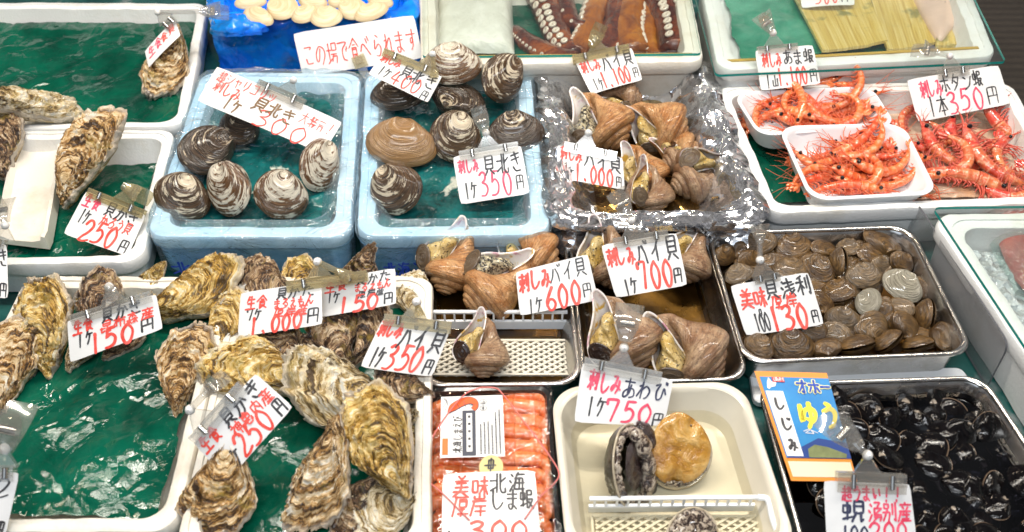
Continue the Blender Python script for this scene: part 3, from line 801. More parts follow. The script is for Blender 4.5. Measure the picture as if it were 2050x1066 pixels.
# foil tray
qJ = quad([(1082, 128), (1392, 108), (1530, 444), (1116, 458)], .085)
prof = [(-.004 + .010 * math.sin(k * 1.3), .085 * k / 8, .03) for k in range(9)] + [(.006 + .004 * k, .088 + .003 * math.sin(k * 2), .03) for k in range(1, 7)] + \
       [(.030 + .0045 * k, .088 - .0066 * k, .03) for k in range(1, 9)] + [(.070 + .010 * k, .033, .028) for k in range(1, 7)]
def dspJ(V):
    a = ridge(V * 13 + 4, 3)[:, None]; b = np.stack([fbm(V * 26 + k * 9.1, 3) for k in range(3)], 1)
    out = np.column_stack([V[:, :2] - qJ.mean(0), np.full(len(V), .15)]); out /= np.linalg.norm(out, axis=1)[:, None]
    low = sstep(.030, .055, V[:, 2])[:, None] * .75 + .25
    W = V + out * a * .010 * low + b * .009 * low
    return W
V, F = loft(qJ, prof, 9, 46, True, dspJ)
foilJ = tag(mk('foil_tray', V, F, MT['foil'], loc=centre(V), sharp=0), 'tray lined with crumpled shiny foil, full of whelks', 'foil tray')

# glass covers
def glass_sheet(label, px4, z, th=.005, band=None, ext=None):
    q = quad(px4, z)
    V, F = loft(q, [(0, z, .008), (0, z + th, .008)], 4, 2, True)
    m = 4 * 6
    F.append(list(range(m))[::-1])
    o = mk('cover_glass', V, F, [MT['glass'], MT['glass_edge']], loc=centre(V), fmat=[1] * m + [0, 0], smooth=False)
    tag(o, label, 'glass cover')
    return o, q
gH, qgH = glass_sheet('clear glass sheet covering the octopus box', [(846, -75), (1366, -75), (1404, 112), (846, 118)], .1225)
gI, qgI = glass_sheet('clear glass sheet with green edge over the kelp box', [(1372, -75), (1912, -75), (2012, 128), (1432, 155)], .1235)
gP, qgP = glass_sheet('clear glass sheet with thick green edge over the ice box', [(1866, 420), (2460, 412), (2800, 1000), (2248, 1000)], .0985)
def edge_band(parent, q, i, a, b, off, wd, mat, z):
    p0, p1 = q[i], q[(i + 1) % 4]; d = (p1 - p0) / np.linalg.norm(p1 - p0); n = np.array([-d[1], d[0]])
    A = p0 + (p1 - p0) * a + n * off; B = p0 + (p1 - p0) * b + n * off
    mb = MB(); th = math.atan2(d[1], d[0]); Rm = np.array([[math.cos(th), -math.sin(th), 0], [math.sin(th), math.cos(th), 0], [0, 0, 1]])
    mb.box([*((A + B) / 2), z], [np.linalg.norm(B - A), wd, .002], Rm)
    mb.V = [v - np.array(parent.location) for v in mb.V]
    return mb.build('ochre_tape', mat, parent, smooth=False)
edge_band(boxH, qH, 0, .02, .98, .026, .006, MT['yellow_band'], .1185)
edge_band(boxI, qI, 0, .05, .96, .030, .006, MT['yellow_band'], .1185)
# acrylic panel standing between the asari tray and the ice box
b1, b2 = P(1797, 470, .0), P(1976, 775, .0)
hgt = .085
t1 = ray_plane(1830, 398, b1, np.cross(b2 - b1, [0, 0, 1.0])); t2 = ray_plane(2021, 690, b1, np.cross(b2 - b1, [0, 0, 1.0]))
def rq(A, B, C, D, th, rad=.02):
    """upright slab A B (bottom) C D (top) with rounded top corners"""
    ex = (B - A) / np.linalg.norm(B - A); n = np.cross(ex, [0, 0, 1.0]); n /= np.linalg.norm(n)
    pts = [A, B]
    for (c, p, nx) in ((C, B, D), (D, C, A)):
        a = c + (p - c) / np.linalg.norm(p - c) * rad; b = c + (nx - c) / np.linalg.norm(nx - c) * rad
        for k in range(7):
            t = k / 6; pts.append(a * (1 - t) ** 2 + 2 * c * t * (1 - t) + b * t * t)
    pts = np.array(pts); m = len(pts)
    V = np.vstack([pts - n * th / 2, pts + n * th / 2])
    F = [list(range(m))[::-1], list(range(m, 2 * m))] + [[i, (i + 1) % m, m + (i + 1) % m, m + i] for i in range(m)]
    return V, F, [0, 0] + [1] * m
V, F, fm = rq(b1, b2, t2, t1, .003)
tag(mk('acrylic_panel', V, F, [MT['acryl'], MT['dark_edge']], loc=centre(V), fmat=fm, smooth=False), 'clear acrylic panel standing on edge between asari tray and ice box', 'panel')

# ---------------------------------------------------------------- films and liquids inside
def crumple(amp, fr, seed, base):
    """flat facets that meet in folds, as in a sheet of plastic that was balled up and spread out again"""
    def zf(xy, u, v):
        rs = np.random.RandomState(int(seed * 13) + 1)
        lo, hi = xy.min(0) - .03, xy.max(0) + .03
        out = 0
        p3 = np.column_stack([xy * fr * 1.6, np.full(len(u), seed)])
        wp = xy + np.column_stack([fbm(p3 + 5, 2), fbm(p3 + 15, 2)]) * .022
        for sc, w in ((1.0, 1.0), (2.6, .42)):
            n = int(np.clip((hi - lo).prod() * (fr * sc) ** 2 * 1.4, 8, 420))
            c = lo + rs.rand(n, 2) * (hi - lo); g_ = rs.randn(n, 2); h0 = rs.randn(n) * .35
            d = np.sqrt(((wp[:, None, :] - c[None]) ** 2).sum(-1)) * fr * sc
            ww = np.exp(-(d - d.min(1)[:, None]) * 13); ww /= ww.sum(1)[:, None]
            pl = ((wp[:, None, :] - c[None]) * g_[None]).sum(-1) * fr * sc * .9 + h0[None]
            out = out + w * (ww * pl).sum(1)
        out = np.clip(out, -1.6, 1.6)
        return base + amp * (1.0 + .55 * out)
    return zf
def film_sheet(label, q, inset, base, amp, fr, seed, mat, name='green_film', cat='plastic film', n=120, qq=None):
    qi = ring(q, inset, .0001, 1, 0) if qq is None else qq
    V, F, U = sheet(qi, n, n, crumple(amp, fr, seed, base))
    e = fbm(V * 30, 3)
    ed = np.minimum(np.minimum(U[:, 0], 1 - U[:, 0]), np.minimum(U[:, 1], 1 - U[:, 1]))
    k = (1 - sstep(0, .12, ed)) * e * .010
    V[:, 0] += k; V[:, 1] += k * .7
    o = mk(name, V, F, mat, loc=centre(V), sharp=0)
    return tag(o, label, cat)
film_sheet('crumpled wet green film lying in the back left foam box', qA, .026, .034, .006, 11, 3, MT['green'])
film_sheet('crumpled wet green film under the big oyster and trough', qB, .038, .020, .005, 20, 7, MT['green'])
film_sheet('large crumpled dark green film in the front left oyster box', qC, .036, .036, .0075, 9, 11, MT['green'])
film_sheet('dark green film beneath the large oysters by the shrimp pack', qD, .034, .030, .007, 9, 17, MT['green'])
film_sheet('wet teal liner under the six surf clams', qE, .032, .056, .004, 22, 23, MT['teal_wet'], 'teal_liner')
film_sheet('wet teal liner under the eight surf clams', qF, .032, .056, .004, 22, 29, MT['teal_wet'], 'teal_liner')
qk = np.array([P(1530, 405, .03)[:2], P(1640, 402, .03)[:2], P(1520, 200, .03)[:2], P(1448, 200, .03)[:2]])
film_sheet('strip of green film along the left side of the shrimp box', qK, 0, .024, .003, 22, 31, MT['green'], n=50, qq=qk)
qi = np.array([P(1480, 122, .07)[:2], P(1660, 105, .07)[:2], P(1620, -60, .07)[:2], P(1440, -60, .07)[:2]])
film_sheet('pale green film spread in the kelp box', qI, 0, .066, .002, 18, 37, MT['green_pale'], n=60, qq=qi)
film_sheet('dark green film under the yellow kelp slabs', qI, 0, .061, .0012, 16, 39, MT['green'], n=60, qq=np.array([P(1500, 118, .06)[:2], P(1960, 98, .06)[:2], P(1900, -60, .06)[:2], P(1480, -60, .06)[:2]]))
film_sheet('green film lining the octopus box', qH, .040, .053, .003, 20, 41, MT['green'], n=60)
def liquid(label, q, inset, z, mat, name='water', kind='structure', rad=.02):
    V, F = loft(q, [(inset, z - .0015, rad), (inset, z, rad)], 6, 4, True)
    o = mk(name, V, F[-1:], mat, smooth=False)
    return tag(o, kind=kind)
liquid('w', qN, .0125, .029, MT['water_brown'])
liquid('w', qS, .0120, .036, MT['water_dark'])
liquid('w', qR, .0215, .028, MT['water_clear'], rad=.035)
liquid('w', qL, .0180, .013, MT['water_amber'])
liquid('w', qM, .0180, .012, MT['water_amber'])
liquid('w', qJ, .070, .041, MT['water_amber'])
# pinkish melted ice in the right part of the shrimp box
qq = np.array([P(1835, 402, .03)[:2], P(2140, 392, .03)[:2], P(2020, 176, .03)[:2], P(1700, 184, .03)[:2]])
V, F, U = sheet(qq, 60, 60, crumple(.004, 34, 3, .030))
tag(mk('crushed_ice', V, F, MT['ice_pink'], loc=centre(V)), 'bed of pinkish melting ice under the big shrimps', 'ice', kind='stuff')
qq = ring(qP, .040, .01, 1, 0)
V, F, U = sheet(qq, 90, 90, crumple(.008, 24, 5, .050))
tag(mk('crushed_ice', V, F, MT['ice'], loc=centre(V)), 'crushed ice filling the glass covered box at right', 'ice', kind='stuff')
# sides of the tub the steel trays stand beside: a strip of wet foam under the asari tray
V, F = loft(quad([(1500, 738), (1925, 735), (1972, 800), (1510, 806)], .010), [(0, 0, .01), (0, .008, .01), (.002, .010, .01)], 4, 6)
tag(mk('wet_foam_slab', V, F, MT['plastic_white'], loc=centre(V)), 'grey wet foam slab between the asari and shijimi trays', 'foam slab')

# narrow foam trough lying in the left box
tq = [(36, 238), (132, 238), (92, 484), (-12, 472)]
q = quad(tq, .055)
mb = MB()
prof = [(0, .035), (.001, .056), (.006, .057), (.011, .042), (.5, .040)]
A, B, C, D = q
def lerp(a, b, t): return a + (b - a) * t
rows = []
for s in np.linspace(0, 1, 14):
    L, Rr = lerp(A, D, s), lerp(B, C, s)
    endl = .014 * max(0, (s - .85) / .15) ** 2 + .008 * max(0, (.08 - s) / .08)
    row = []
    for t, z in ((0, .030), (0, .055), (.06, .057), (.12, .046), (.3, .042), (.7, .042), (.88, .046), (.94, .057), (1, .055), (1, .030)):
        p = lerp(L, Rr, t); row.append([p[0], p[1], z + endl])
    rows.append(row)
V = np.array(rows).reshape(-1, 3); V += fbm(V * 40, 2)[:, None] * .0012
F = gridf(14, 10).tolist() + [list(range(10)), [13 * 10 + k for k in range(10)][::-1]]
tag(mk('foam_trough', V, F, MT['foam_warm'], loc=centre(V)), 'narrow ivory foam trough lying on green film beside the big oyster', 'foam tray')
# ---------------------------------------------------------------- animals: one of each kind, length 1
def bivalve_valve(sgn, b=.80, H=.30, apy=.55, nt=22, na=64, tri=.16, seed=0, px=1.75, gape=.0, relief=1.0):
    th = np.linspace(0, 2 * math.pi, na, endpoint=False)
    d = np.abs((th - math.pi / 2 + math.pi) % (2 * math.pi) - math.pi)
    rr = 1 + tri * np.exp(-(d / .55) ** 2) - .05 * np.cos(2 * (th - .4))
    O = np.stack([.5 * np.cos(th) * rr * (1 + .05 * np.cos(th)), .5 * b * np.sin(th) * rr], 1)
    U = np.array([.03, apy * .5 * b])
    t = np.linspace(0.0, 1, nt) ** .8
    V = []; uv = []
    for k in t:
        pts = U + k * (O - U)
        z = H * (1 - k ** px) ** .62 * (.42 + .58 * math.sin(min(1, k / .42) * math.pi / 2))
        stp = (k * 9 + .3 * math.sin(k * 5)) % 1.0
        z = z + H * .030 * relief * (stp - .5) * (k > .15); pts = U + (pts - U) * (1 + .008 * relief * stp ** 3)
        pts = pts + np.array([0, .05 * (1 - k) ** 2])
        zz = z * (1 - .50 * np.exp(-(d / .5) ** 2) * (1 if apy > .8 else 0))
        V.append(np.column_stack([pts, zz])); uv.append(np.column_stack([th / 6.2832, np.full(na, k)]))
    V = np.concatenate(V); uv = np.concatenate(uv)
    V += (fbm(V * 5 + seed, 3) * .012)[:, None] * np.array([1, 1, .6])
    V[:, 2] = np.where(V[:, 2] < .004, .004, V[:, 2]); V[-na:, 2] = .004
    V[:, 2] *= sgn
    if gape:
        a = gape * sgn; y0 = .5 * b * .9
        y, z = V[:, 1] - y0, V[:, 2].copy()
        V[:, 1] = y0 + y * math.cos(a) + z * math.sin(a); V[:, 2] = -y * math.sin(a) + z * math.cos(a)
    return V, gridf(nt, na, True, flip=(sgn < 0)), uv
def make_clam(name, mat, two=True, gape=0, **k):
    """a bivalve: Empty > two valves and the dark ligament between them"""
    o = thing(name, None, None)
    for s in (1, -1):
        V, F, uv = bivalve_valve(s, gape=gape, **k)
        mk('valve', V, F, mat, o, uv=uv, sharp=0)
    yb = .5 * k.get('b', .8) * 1.06
    V, F = tube(spline(np.array([(-.02, yb * .96, 0), (.06, yb * 1.06, 0), (.15, yb * 1.0, 0), (.24, yb * .86, 0)]), 12), np.interp(np.linspace(0, 1, 12), [0, .3, 1], [.012, .034, .010]), 8)
    mk('hinge_ligament', V, F, MT['whelk_dark_wet'], o, sharp=0)
    return o
def one_clam(name, mat, gape=0, flesh=None, **k):
    V1, F1, u1 = bivalve_valve(1, gape=gape, nt=14, na=40, **k); V2, F2, u2 = bivalve_valve(-1, gape=gape, nt=14, na=40, **k)
    F = np.vstack([F1, F2 + len(V1)])
    return mk(name, np.vstack([V1, V2]), F, mat, uv=np.vstack([u1, u2]), sharp=0)

def make_oyster(seed, mat, W=.5, H=.17, bend=.08, nl=7, frill=.10):
    rs = np.random.RandomState(seed)
    na, nt = 150, 60
    th = np.linspace(0, 2 * math.pi, na, endpoint=False)
    cy = np.sin(th); cx = np.cos(th)
    wf = .42 + .58 * sstep(-1.0, .55, cy)
    e = np.column_stack([cx * 2.4, cy * 2.4, np.full(na, seed * 3.3)])
    rad = 1 + frill * fbm(e, 2) + frill * .8 * fbm(e * 4.5, 3)
    O = np.stack([.5 * W * cx * wf * rad * 1.12, .5 * cy * rad], 1)
    O[:, 0] += bend * (O[:, 1] * 2) ** 2 * (1 if seed % 2 else -1)
    U = np.array([bend * .7 * (1 if seed % 2 else -1), -.36])
    t = np.linspace(0.02, 1, nt)
    V = []; uv = []
    for k in t:
        pts = U + k * (O - U)
        V.append(np.column_stack([pts, np.full(na, 0.0)])); uv.append(np.column_stack([th / 6.2832, np.full(na, k)]))
    V = np.concatenate(V); uv = np.concatenate(uv); k = uv[:, 1]
    n = fbm(np.column_stack([V[:, 0] * 4.5, V[:, 1] * 4.5, np.full(len(V), seed * 1.7)]), 4)
    n2 = fbm(np.column_stack([V[:, 0] * 15, V[:, 1] * 15, np.full(len(V), seed * 2.7)]), 4, gain=.6)
    base = H * (1 - k ** 2.2) ** .75 * (1 + .5 * n)
    s = k * nl + 2.1 * n + rs.rand(); saw = s - np.floor(s)
    lam = (saw ** 2.2) * .052 * sstep(.08, .35, k)
    tt = np.repeat(th[None, :], nt, 0).ravel()
    rad_f = .016 * np.sin(tt * 11 + 5 * n + seed) * sstep(.2, .9, k)
    V[:, 2] = base + lam + rad_f + .018 * n2 * (1 - .4 * k) + .012
    r2 = V[:, :2] - U
    V[:, :2] += r2 * (saw ** 3)[:, None] * .045 + np.column_stack([n2, n]) * .012
    edge = k > .995
    V[edge, 2] = .012 + .025 * fbm(np.column_stack([V[edge, 0] * 12, V[edge, 1] * 12, np.full(edge.sum(), seed)]), 3)
    # cupped under valve, a little wider so its pale lip shows
    m = 14; V2 = []; u2 = []
    last = V[-na:]
    for i, kk in enumerate(np.linspace(1, .05, m)):
        sc = 1 + .05 * math.sin(math.pi * min(1, (1 - kk) * 4)) if kk > .75 else 1
        pts = U + kk * (last[:, :2] - U) * sc
        V2.append(np.column_stack([pts, last[:, 2] * kk - H * .75 * (1 - kk ** 2) ** .7 - .012])); u2.append(np.column_stack([th / 6.2832, np.full(na, kk)]))
    u2 = np.concatenate(u2); V2 = np.concatenate(V2); V2[:, 2] += .02 * fbm(V2 * 7 + seed, 3)
    F = np.vstack([gridf(nt, na, True), gridf(m, na, True, base=len(V))])
    brd = np.array([[len(V) - na + j, len(V) - na + (j + 1) % na, len(V) + (j + 1) % na, len(V) + j] for j in range(na)])
    F = np.vstack([F, brd])
    return mk('oyster', np.vstack([V, V2]), F, mat, uv=np.vstack([uv, u2]), sharp=0)

def make_whelk(mat, footmat='foot', opmat='operc', foot_out=1.0, seed=0):
    sec = np.array([(.335, .335), (.43, .345), (.515, .395), (.54, .50), (.51, .63), (.43, .76), (.335, .88), (.255, 1.00), (.205, 1.12), (.17, 1.21), (.09, 1.23), (.03, 1.14), (.02, 1.00), (.045, .84), (.075, .68), (.10, .54), (.15, .44), (.24, .36), (.335, .335)])
    ns = 46; c = spline(sec, ns + 1)[:-1]
    q = 1.52; kk = math.log(q) / (2 * math.pi)
    def surf(ph, off=0.0):
        w = math.exp(kk * min(ph, 0)); c2 = c.copy()
        cen = np.array([.27, .62])
        if off:
            d = np.roll(c, -1, 0) - np.roll(c, 1, 0); nn = np.stack([d[:, 1], -d[:, 0]], 1); nn /= np.linalg.norm(nn, axis=1)[:, None]
            s = np.sign(((c - cen) * nn).sum(1).mean()); c2 = c - nn * s * off
        # shoulder knobs and an uneven, wavy outer lip
        outer = sstep(.15, .45, c2[:, 0])
        c2[:, 0] *= 1 + .010 * np.sin(ph * 2.2 + seed) * outer
        c2[:, 0] *= 1 + .011 * np.sin(np.arange(ns) / ns * 6.2832 * 8) * outer
        c2[:, 1] += .004 * np.sin(ph * 2.2 + 1) * outer
        fl = max(0, ph + .35)
        if fl > 0:
            out = sstep(.12, .40, c2[:, 0]) + .55 * sstep(.95, 1.25, c2[:, 1])
            c2 = cen + (c2 - cen) * (1 + .13 * fl * out[:, None] * (1 + .25 * np.sin(np.arange(ns) * .9 + seed))[:, None])
        # older whorls lose the canal
        if ph < -3.5:
            lim = np.clip((c2[:, 1] - .62), 0, None); c2[:, 1] -= lim * min(1, (-3.5 - ph) / 2.0) * .75
        r, a = c2[:, 0] * w, c2[:, 1] * w
        return np.stack([-r * math.cos(ph), a, r * math.sin(ph)], 1)
    phs = np.concatenate([np.linspace(-4.3 * 2 * math.pi, -2 * math.pi, 110), np.linspace(-2 * math.pi, .38, 96)[1:]])
    V = np.concatenate([surf(p) for p in phs]); m = len(phs)
    uv = np.column_stack([np.tile(np.arange(ns) / ns, m), np.repeat((phs + 30) / 30, ns)])
    o = thing('whelk', None, None)
    cen0 = np.array([0, .62, 0])
    mk('shell', V - cen0, gridf(m, ns, True), mat, o, uv=uv, sharp=0)
    ph2 = np.linspace(-2.2, .38, 30)
    Vi = np.concatenate([surf(p, .020) for p in ph2]); Vo = surf(.38)
    Vi = np.vstack([Vi, Vo + (Vo - Vo.mean(0)) * .012 + np.array([0, 0, .004])])
    uvi = np.column_stack([np.tile(np.arange(ns) / ns, 31), np.repeat(np.arange(31) / 30, ns)])
    mk('inner_lip', Vi - cen0, gridf(31, ns, True, flip=True), MT['whelk_in'], o, uv=uvi, sharp=0)
    # the foot fills the opening and swells out of it; the operculum sits on it
    e = surf(.08, .022); cc_ = np.array([-.30, .56, 0.0])
    e[:, 1] = np.where(e[:, 1] > .72, .72 + (e[:, 1] - .72) * .42, e[:, 1])
    rows = []
    for i, t in enumerate(np.concatenate([[1.0, 1.0], np.linspace(1, .0, 18)])):
        ring_ = cc_ + (e - cc_) * t
        ring_[:, 2] = e[:, 2] * t + ((-.10, .0)[i] if i < 2 else (.19 + .08 * foot_out) * (1 - t ** 2.6) ** .55)
        rows.append(ring_)
    B = np.concatenate(rows)
    B += np.stack([fbm(B * 8 + seed, 3), fbm(B * 8 + seed + 9, 3), fbm(B * 8 + seed + 20, 3)], 1) * .022 * (np.arange(len(B)) >= 2 * ns)[:, None]
    for cx_, cy_, dep in ((-.22, .66, .07), (-.40, .62, .05)):
        B[:, 2] -= dep * np.exp(-((B[:, 0] - cx_) / .03) ** 2 - ((B[:, 1] - cy_) / .13) ** 2)
    f = mk('foot', B - cen0, gridf(len(rows), ns, True, flip=True), MT[footmat], o, sharp=0)
    rr = np.linspace(0, 1, 8)
    D = []; du = []
    aa = np.linspace(0, 2 * math.pi, 30, endpoint=False)
    for r in rr:
        D.append(np.column_stack([.145 * r * np.cos(aa) + .0, .20 * r * np.sin(aa), .022 * (1 - r ** 2) + .010 * np.sin(r * 14) + 0 * aa])); du.append(np.column_stack([aa / 6.28, np.full(30, r)]))
    D.append(D[-1] * np.array([1, 1, 0]) - np.array([0, 0, .02])); du.append(du[-1])
    D = np.concatenate(D)
    ax = np.array(Euler((.28, -.28, .2)).to_matrix())
    D = D @ ax.T + np.array([-.36, .46, .225 + .06 * foot_out]) - cen0
    mk('operculum', D, gridf(9, 30, True), MT[opmat], o, uv=np.concatenate(du), sharp=0)
    return o

def make_shrimp(curve, mat, headmat, fmat, seed=0, nleg=9, fat=1.0, ant=1.0, clump=0):
    """lies on its side, head to +x; Empty > body, head, tail_fan, two eyes, legs, antennae"""
    rs = random.Random(seed)
    o = thing('shrimp', None, None)
    sp_ = spline(curve, 64)
    t = np.linspace(0, 1, 64)
    prof = np.interp(t, [0, .06, .2, .45, .62, .68, .82, .93, 1], [.018, .036, .058, .078, .086, .088, .080, .045, .008]) * fat
    saw = (t * 13) % 1.0
    prof = prof * np.where(t < .64, 1 + .03 * (1 - saw), 1.01)
    cut = 41
    V, F = tube(sp_[:cut + 1], prof[:cut + 1], 16, .86)
    uv = np.column_stack([np.tile(np.arange(16) / 16, cut + 1), np.repeat(t[:cut + 1], 16)])
    mk('body', V, F, mat, o, uv=uv, sharp=0)
    V, F = tube(sp_[cut:], prof[cut:] * 1.04, 16, .86)
    uv = np.column_stack([np.tile(np.arange(16) / 16, 64 - cut), np.repeat(t[cut:], 16)])
    mk('head', V, F, headmat, o, uv=uv, sharp=0)
    T, N1, B = frames(sp_)
    # spine rostrum and tail fan
    mb = MB()
    tl = sp_[0]; d0 = -T[0]; n0 = np.cross([0, 0, 1.0], d0)
    for a, ln in ((-.55, .13), (-.2, .16), (.2, .16), (.55, .13)):
        dd = d0 * math.cos(a) + n0 * math.sin(a)
        pts = np.array([tl - d0 * .03 + dd * ln * k / 5 + np.array([0, 0, .01 * math.sin(a * 9)]) for k in range(6)])
        v, f = tube(pts, np.array([.012, .022, .030, .034, .028, .006]) * fat, 8, .3); mb.add(v, f)
    mb.build('tail_fan', headmat, o, sharp=0)
    nd = np.cross([0, 0, 1.0], T); nd /= np.linalg.norm(nd, axis=1)[:, None]     # in plane, points to the back (convex) side
    bel = -1 if np.dot(nd[30], sp_[30] - (sp_[0] + sp_[-1]) / 2) > 0 else 1
    for s in (1, -1):
        e = sp_[57] + np.array([0, 0, s * .062 * fat]) - nd[57] * bel * .0
        u, v = np.meshgrid(np.linspace(0, 6.283, 10, endpoint=False), np.linspace(-1.57, 1.57, 7))
        E = .030 * np.stack([np.cos(u) * np.cos(v), np.sin(u) * np.cos(v), np.sin(v)], -1).reshape(-1, 3)
        mk('eye', E + e, gridf(7, 10, True), MT['eye'], o, sharp=0)
    mb = MB()
    for i in range(nleg):
        k = int(4 + 50 * i / nleg); b = sp_[k]; ln = (.10 if k < 40 else .26) * rs.uniform(.8, 1.2)
        for s in (1, -1):
            dirv = nd[k] * bel * ln + T[k] * ln * rs.uniform(-.1, .7) + np.array([0, 0, s * ln * rs.uniform(.1, .45)])
            pts = np.array([b + nd[k] * bel * prof[k] * .7, b + nd[k] * bel * prof[k] * .7 + dirv * .55 + T[k] * .04, b + nd[k] * bel * prof[k] * .7 + dirv])
            v, f = tube(spline(pts, 6), np.linspace(.013, .004, 6), 5); mb.add(v, f)
    mb.build('legs', fmat, o, sharp=0)
    mb = MB(); hd = sp_[62]
    rp = np.array([sp_[58] - nd[58] * bel * .03, sp_[63] + T[63] * .08 - nd[63] * bel * .02, sp_[63] + T[63] * .20 - nd[63] * bel * .06])
    v, f = tube(spline(rp, 8), np.linspace(.018, .003, 8), 6); mb.add(v, f)
    for i in range(4):
        a = rs.uniform(-.9, .9); L = ant * (rs.uniform(.5, 1.0))
        d = T[63] * math.cos(a) + nd[63] * math.sin(a)
        sw = rs.uniform(-.6, .6); L *= .45
        pts = [hd + d * L * k + nd[63] * sw * L * k * k + np.array([0, 0, rs.uniform(-.02, .05) + .05 * k]) for k in (0, .3, .6, 1)]
        v, f = tube(spline(pts, 14), np.linspace(.0055, .002, 14), 5); mb.add(v, f)
    mb.build('antennae', fmat, o, sharp=0)
    return o
CURV = [np.array([(-.48, -.20, 0), (-.36, -.02, 0), (-.15, .12, 0), (.10, .14, 0), (.32, .05, 0), (.52, -.08, 0)]),
        np.array([(-.55, -.05, 0), (-.36, .03, 0), (-.12, .08, 0), (.12, .08, 0), (.34, .03, 0), (.55, -.03, 0)]),
        np.array([(-.12, -.36, 0), (-.30, -.20, 0), (-.30, .03, 0), (-.10, .18, 0), (.16, .16, 0), (.42, .02, 0)])]

LEAN = lambda lean, side, ang: (Matrix.Rotation(R(lean), 4, 'X') @ Matrix.Rotation(R(side), 4, 'Y') @ Matrix.Rotation(R(ang), 4, 'Z'))
def place(o, px, py, z, sx, sy=None, sz=None, lean=15, ang=0, side=0):
    """centre at the pixel on level z; sx sy sz are the lengths in photo pixels"""
    p = P(px, py, z); k = mpp(p)
    sy = sx if sy is None else sy; sz = min(sx, sy) if sz is None else sz
    o.matrix_world = Matrix.Translation(Vector(p)) @ LEAN(lean, side, ang) @ Matrix.Diagonal((sx * k, sy * k, sz * k, 1))
    return o
USED = set()
def inst(proto):
    if proto.name not in USED:
        USED.add(proto.name); return proto
    return copy_tree(proto)
# ---------------------------------------------------------------- surf clams
pr = {m: make_clam('surf_clam', MT['surf_' + m], seed=i * 7.7, apy=1.02, tri=.16 if m != 'tan' else .22, b=.80 if m != 'tan' else .70, H=.28) for i, m in enumerate(('dark', 'brown', 'pale', 'tan'))}
SC = [  # cx, cy, z, ang, sx, sy, sz, lean, side, look, label
 (477, 256, .052, -40, 96, 92, 110, 14, 0, 'dark', 'black surf clam half hidden below the 300 card, siphon tip at its right'),
 (410, 300, .060, -62, 112, 128, 130, 22, 12, 'dark', 'dark surf clam with white beak at its right, above the striped one'),
 (362, 396, .054, -18, 118, 108, 130, 42, 10, 'brown', 'boldly white striped surf clam at the front left corner of its blue box'),
 (457, 382, .062, 8, 106, 126, 120, 46, -24, 'pale', 'pale brown surf clam second from left in the front row of the blue box'),
 (560, 392, .058, -6, 112, 112, 120, 46, 16, 'pale', 'brown surf clam with a pale wedge, right end of the blue box front row'),
 (637, 334, .060, -16, 88, 122, 120, 46, 34, 'pale', 'whitish surf clam seen half edge on under the 300 card corner'),
 (795, 192, .052, 10, 118, 84, 100, 20, 0, 'dark', 'dark surf clam mostly hidden under the 400 card'),
 (903, 132, .106, 6, 122, 98, 110, 34, 0, 'pale', 'white banded surf clam at the very back beside the 400 card'),
 (1003, 158, .085, -30, 92, 116, 120, 44, 26, 'brown', 'surf clam with a white swirl on its beak, back right corner by the foil'),
 (918, 197, .060, 148, 132, 92, 110, 18, 0, 'dark', 'dark surf clam lying with a round white worn beak toward the front'),
 (800, 291, .060, -4, 150, 128, 130, 30, 6, 'tan', 'smooth tan triangular surf clam at the left of its blue box'),
 (910, 277, .062, -14, 112, 118, 120, 44, 6, 'brown', 'dark surf clam with cream stripes left of the clear clip'),
 (1030, 269, .058, 14, 120, 98, 110, 30, 0, 'dark', 'black surf clam at right behind the 350 card'),
 (792, 382, .058, 26, 118, 120, 120, 44, -20, 'brown', 'brown and white barred surf clam in front of the tan one'),
]
for (x, y, z, a, sx, sy, sz, le, si, m, lab) in SC:
    o = place(inst(pr[m]), x, y, z + .034, sx, sy, sz, le, a, si)
    tag(o, lab, 'clam', 'surf clams in the blue boxes')
# cream clams in the blue bag
pc = one_clam('cream_clam', MT['clam_cream'], b=.66, H=.20, tri=.05, relief=.15, apy=.95)
CC = [(566, 18, 58, 66, 78, 'cream clam standing tall left of middle in the blue bag'), (516, 34, 66, 40, -25, 'cream clam low at the left end of the bag by the glossy bulge'), (500, 6, 62, 36, 8, 'cream clam at the left end, top row of the bag'),
      (612, 30, 58, 42, 30, 'cream clam right of the tall one, lower row'), (652, 36, 62, 52, 10, 'rounded cream clam in the middle of the lower row'), (625, 4, 58, 40, -10, 'cream clam in the top row above the rounded one'),
      (706, 20, 52, 62, 62, 'cream clam tilted upright above the white card'), (742, 26, 70, 42, 28, 'cream clam at the right end just over the card'), (680, 0, 50, 40, 40, 'whitish cream clam in the top row right of middle'), (760, 2, 54, 36, -20, 'cream clam at the top right of the bag')]
for (x, y, sx, sy, a, lab) in CC:
    tag(place(inst(pc), x, y, .128, sx * 1.08, sy * 1.35, 60, 20, a), lab, 'clam', 'cream clams in the blue bag')

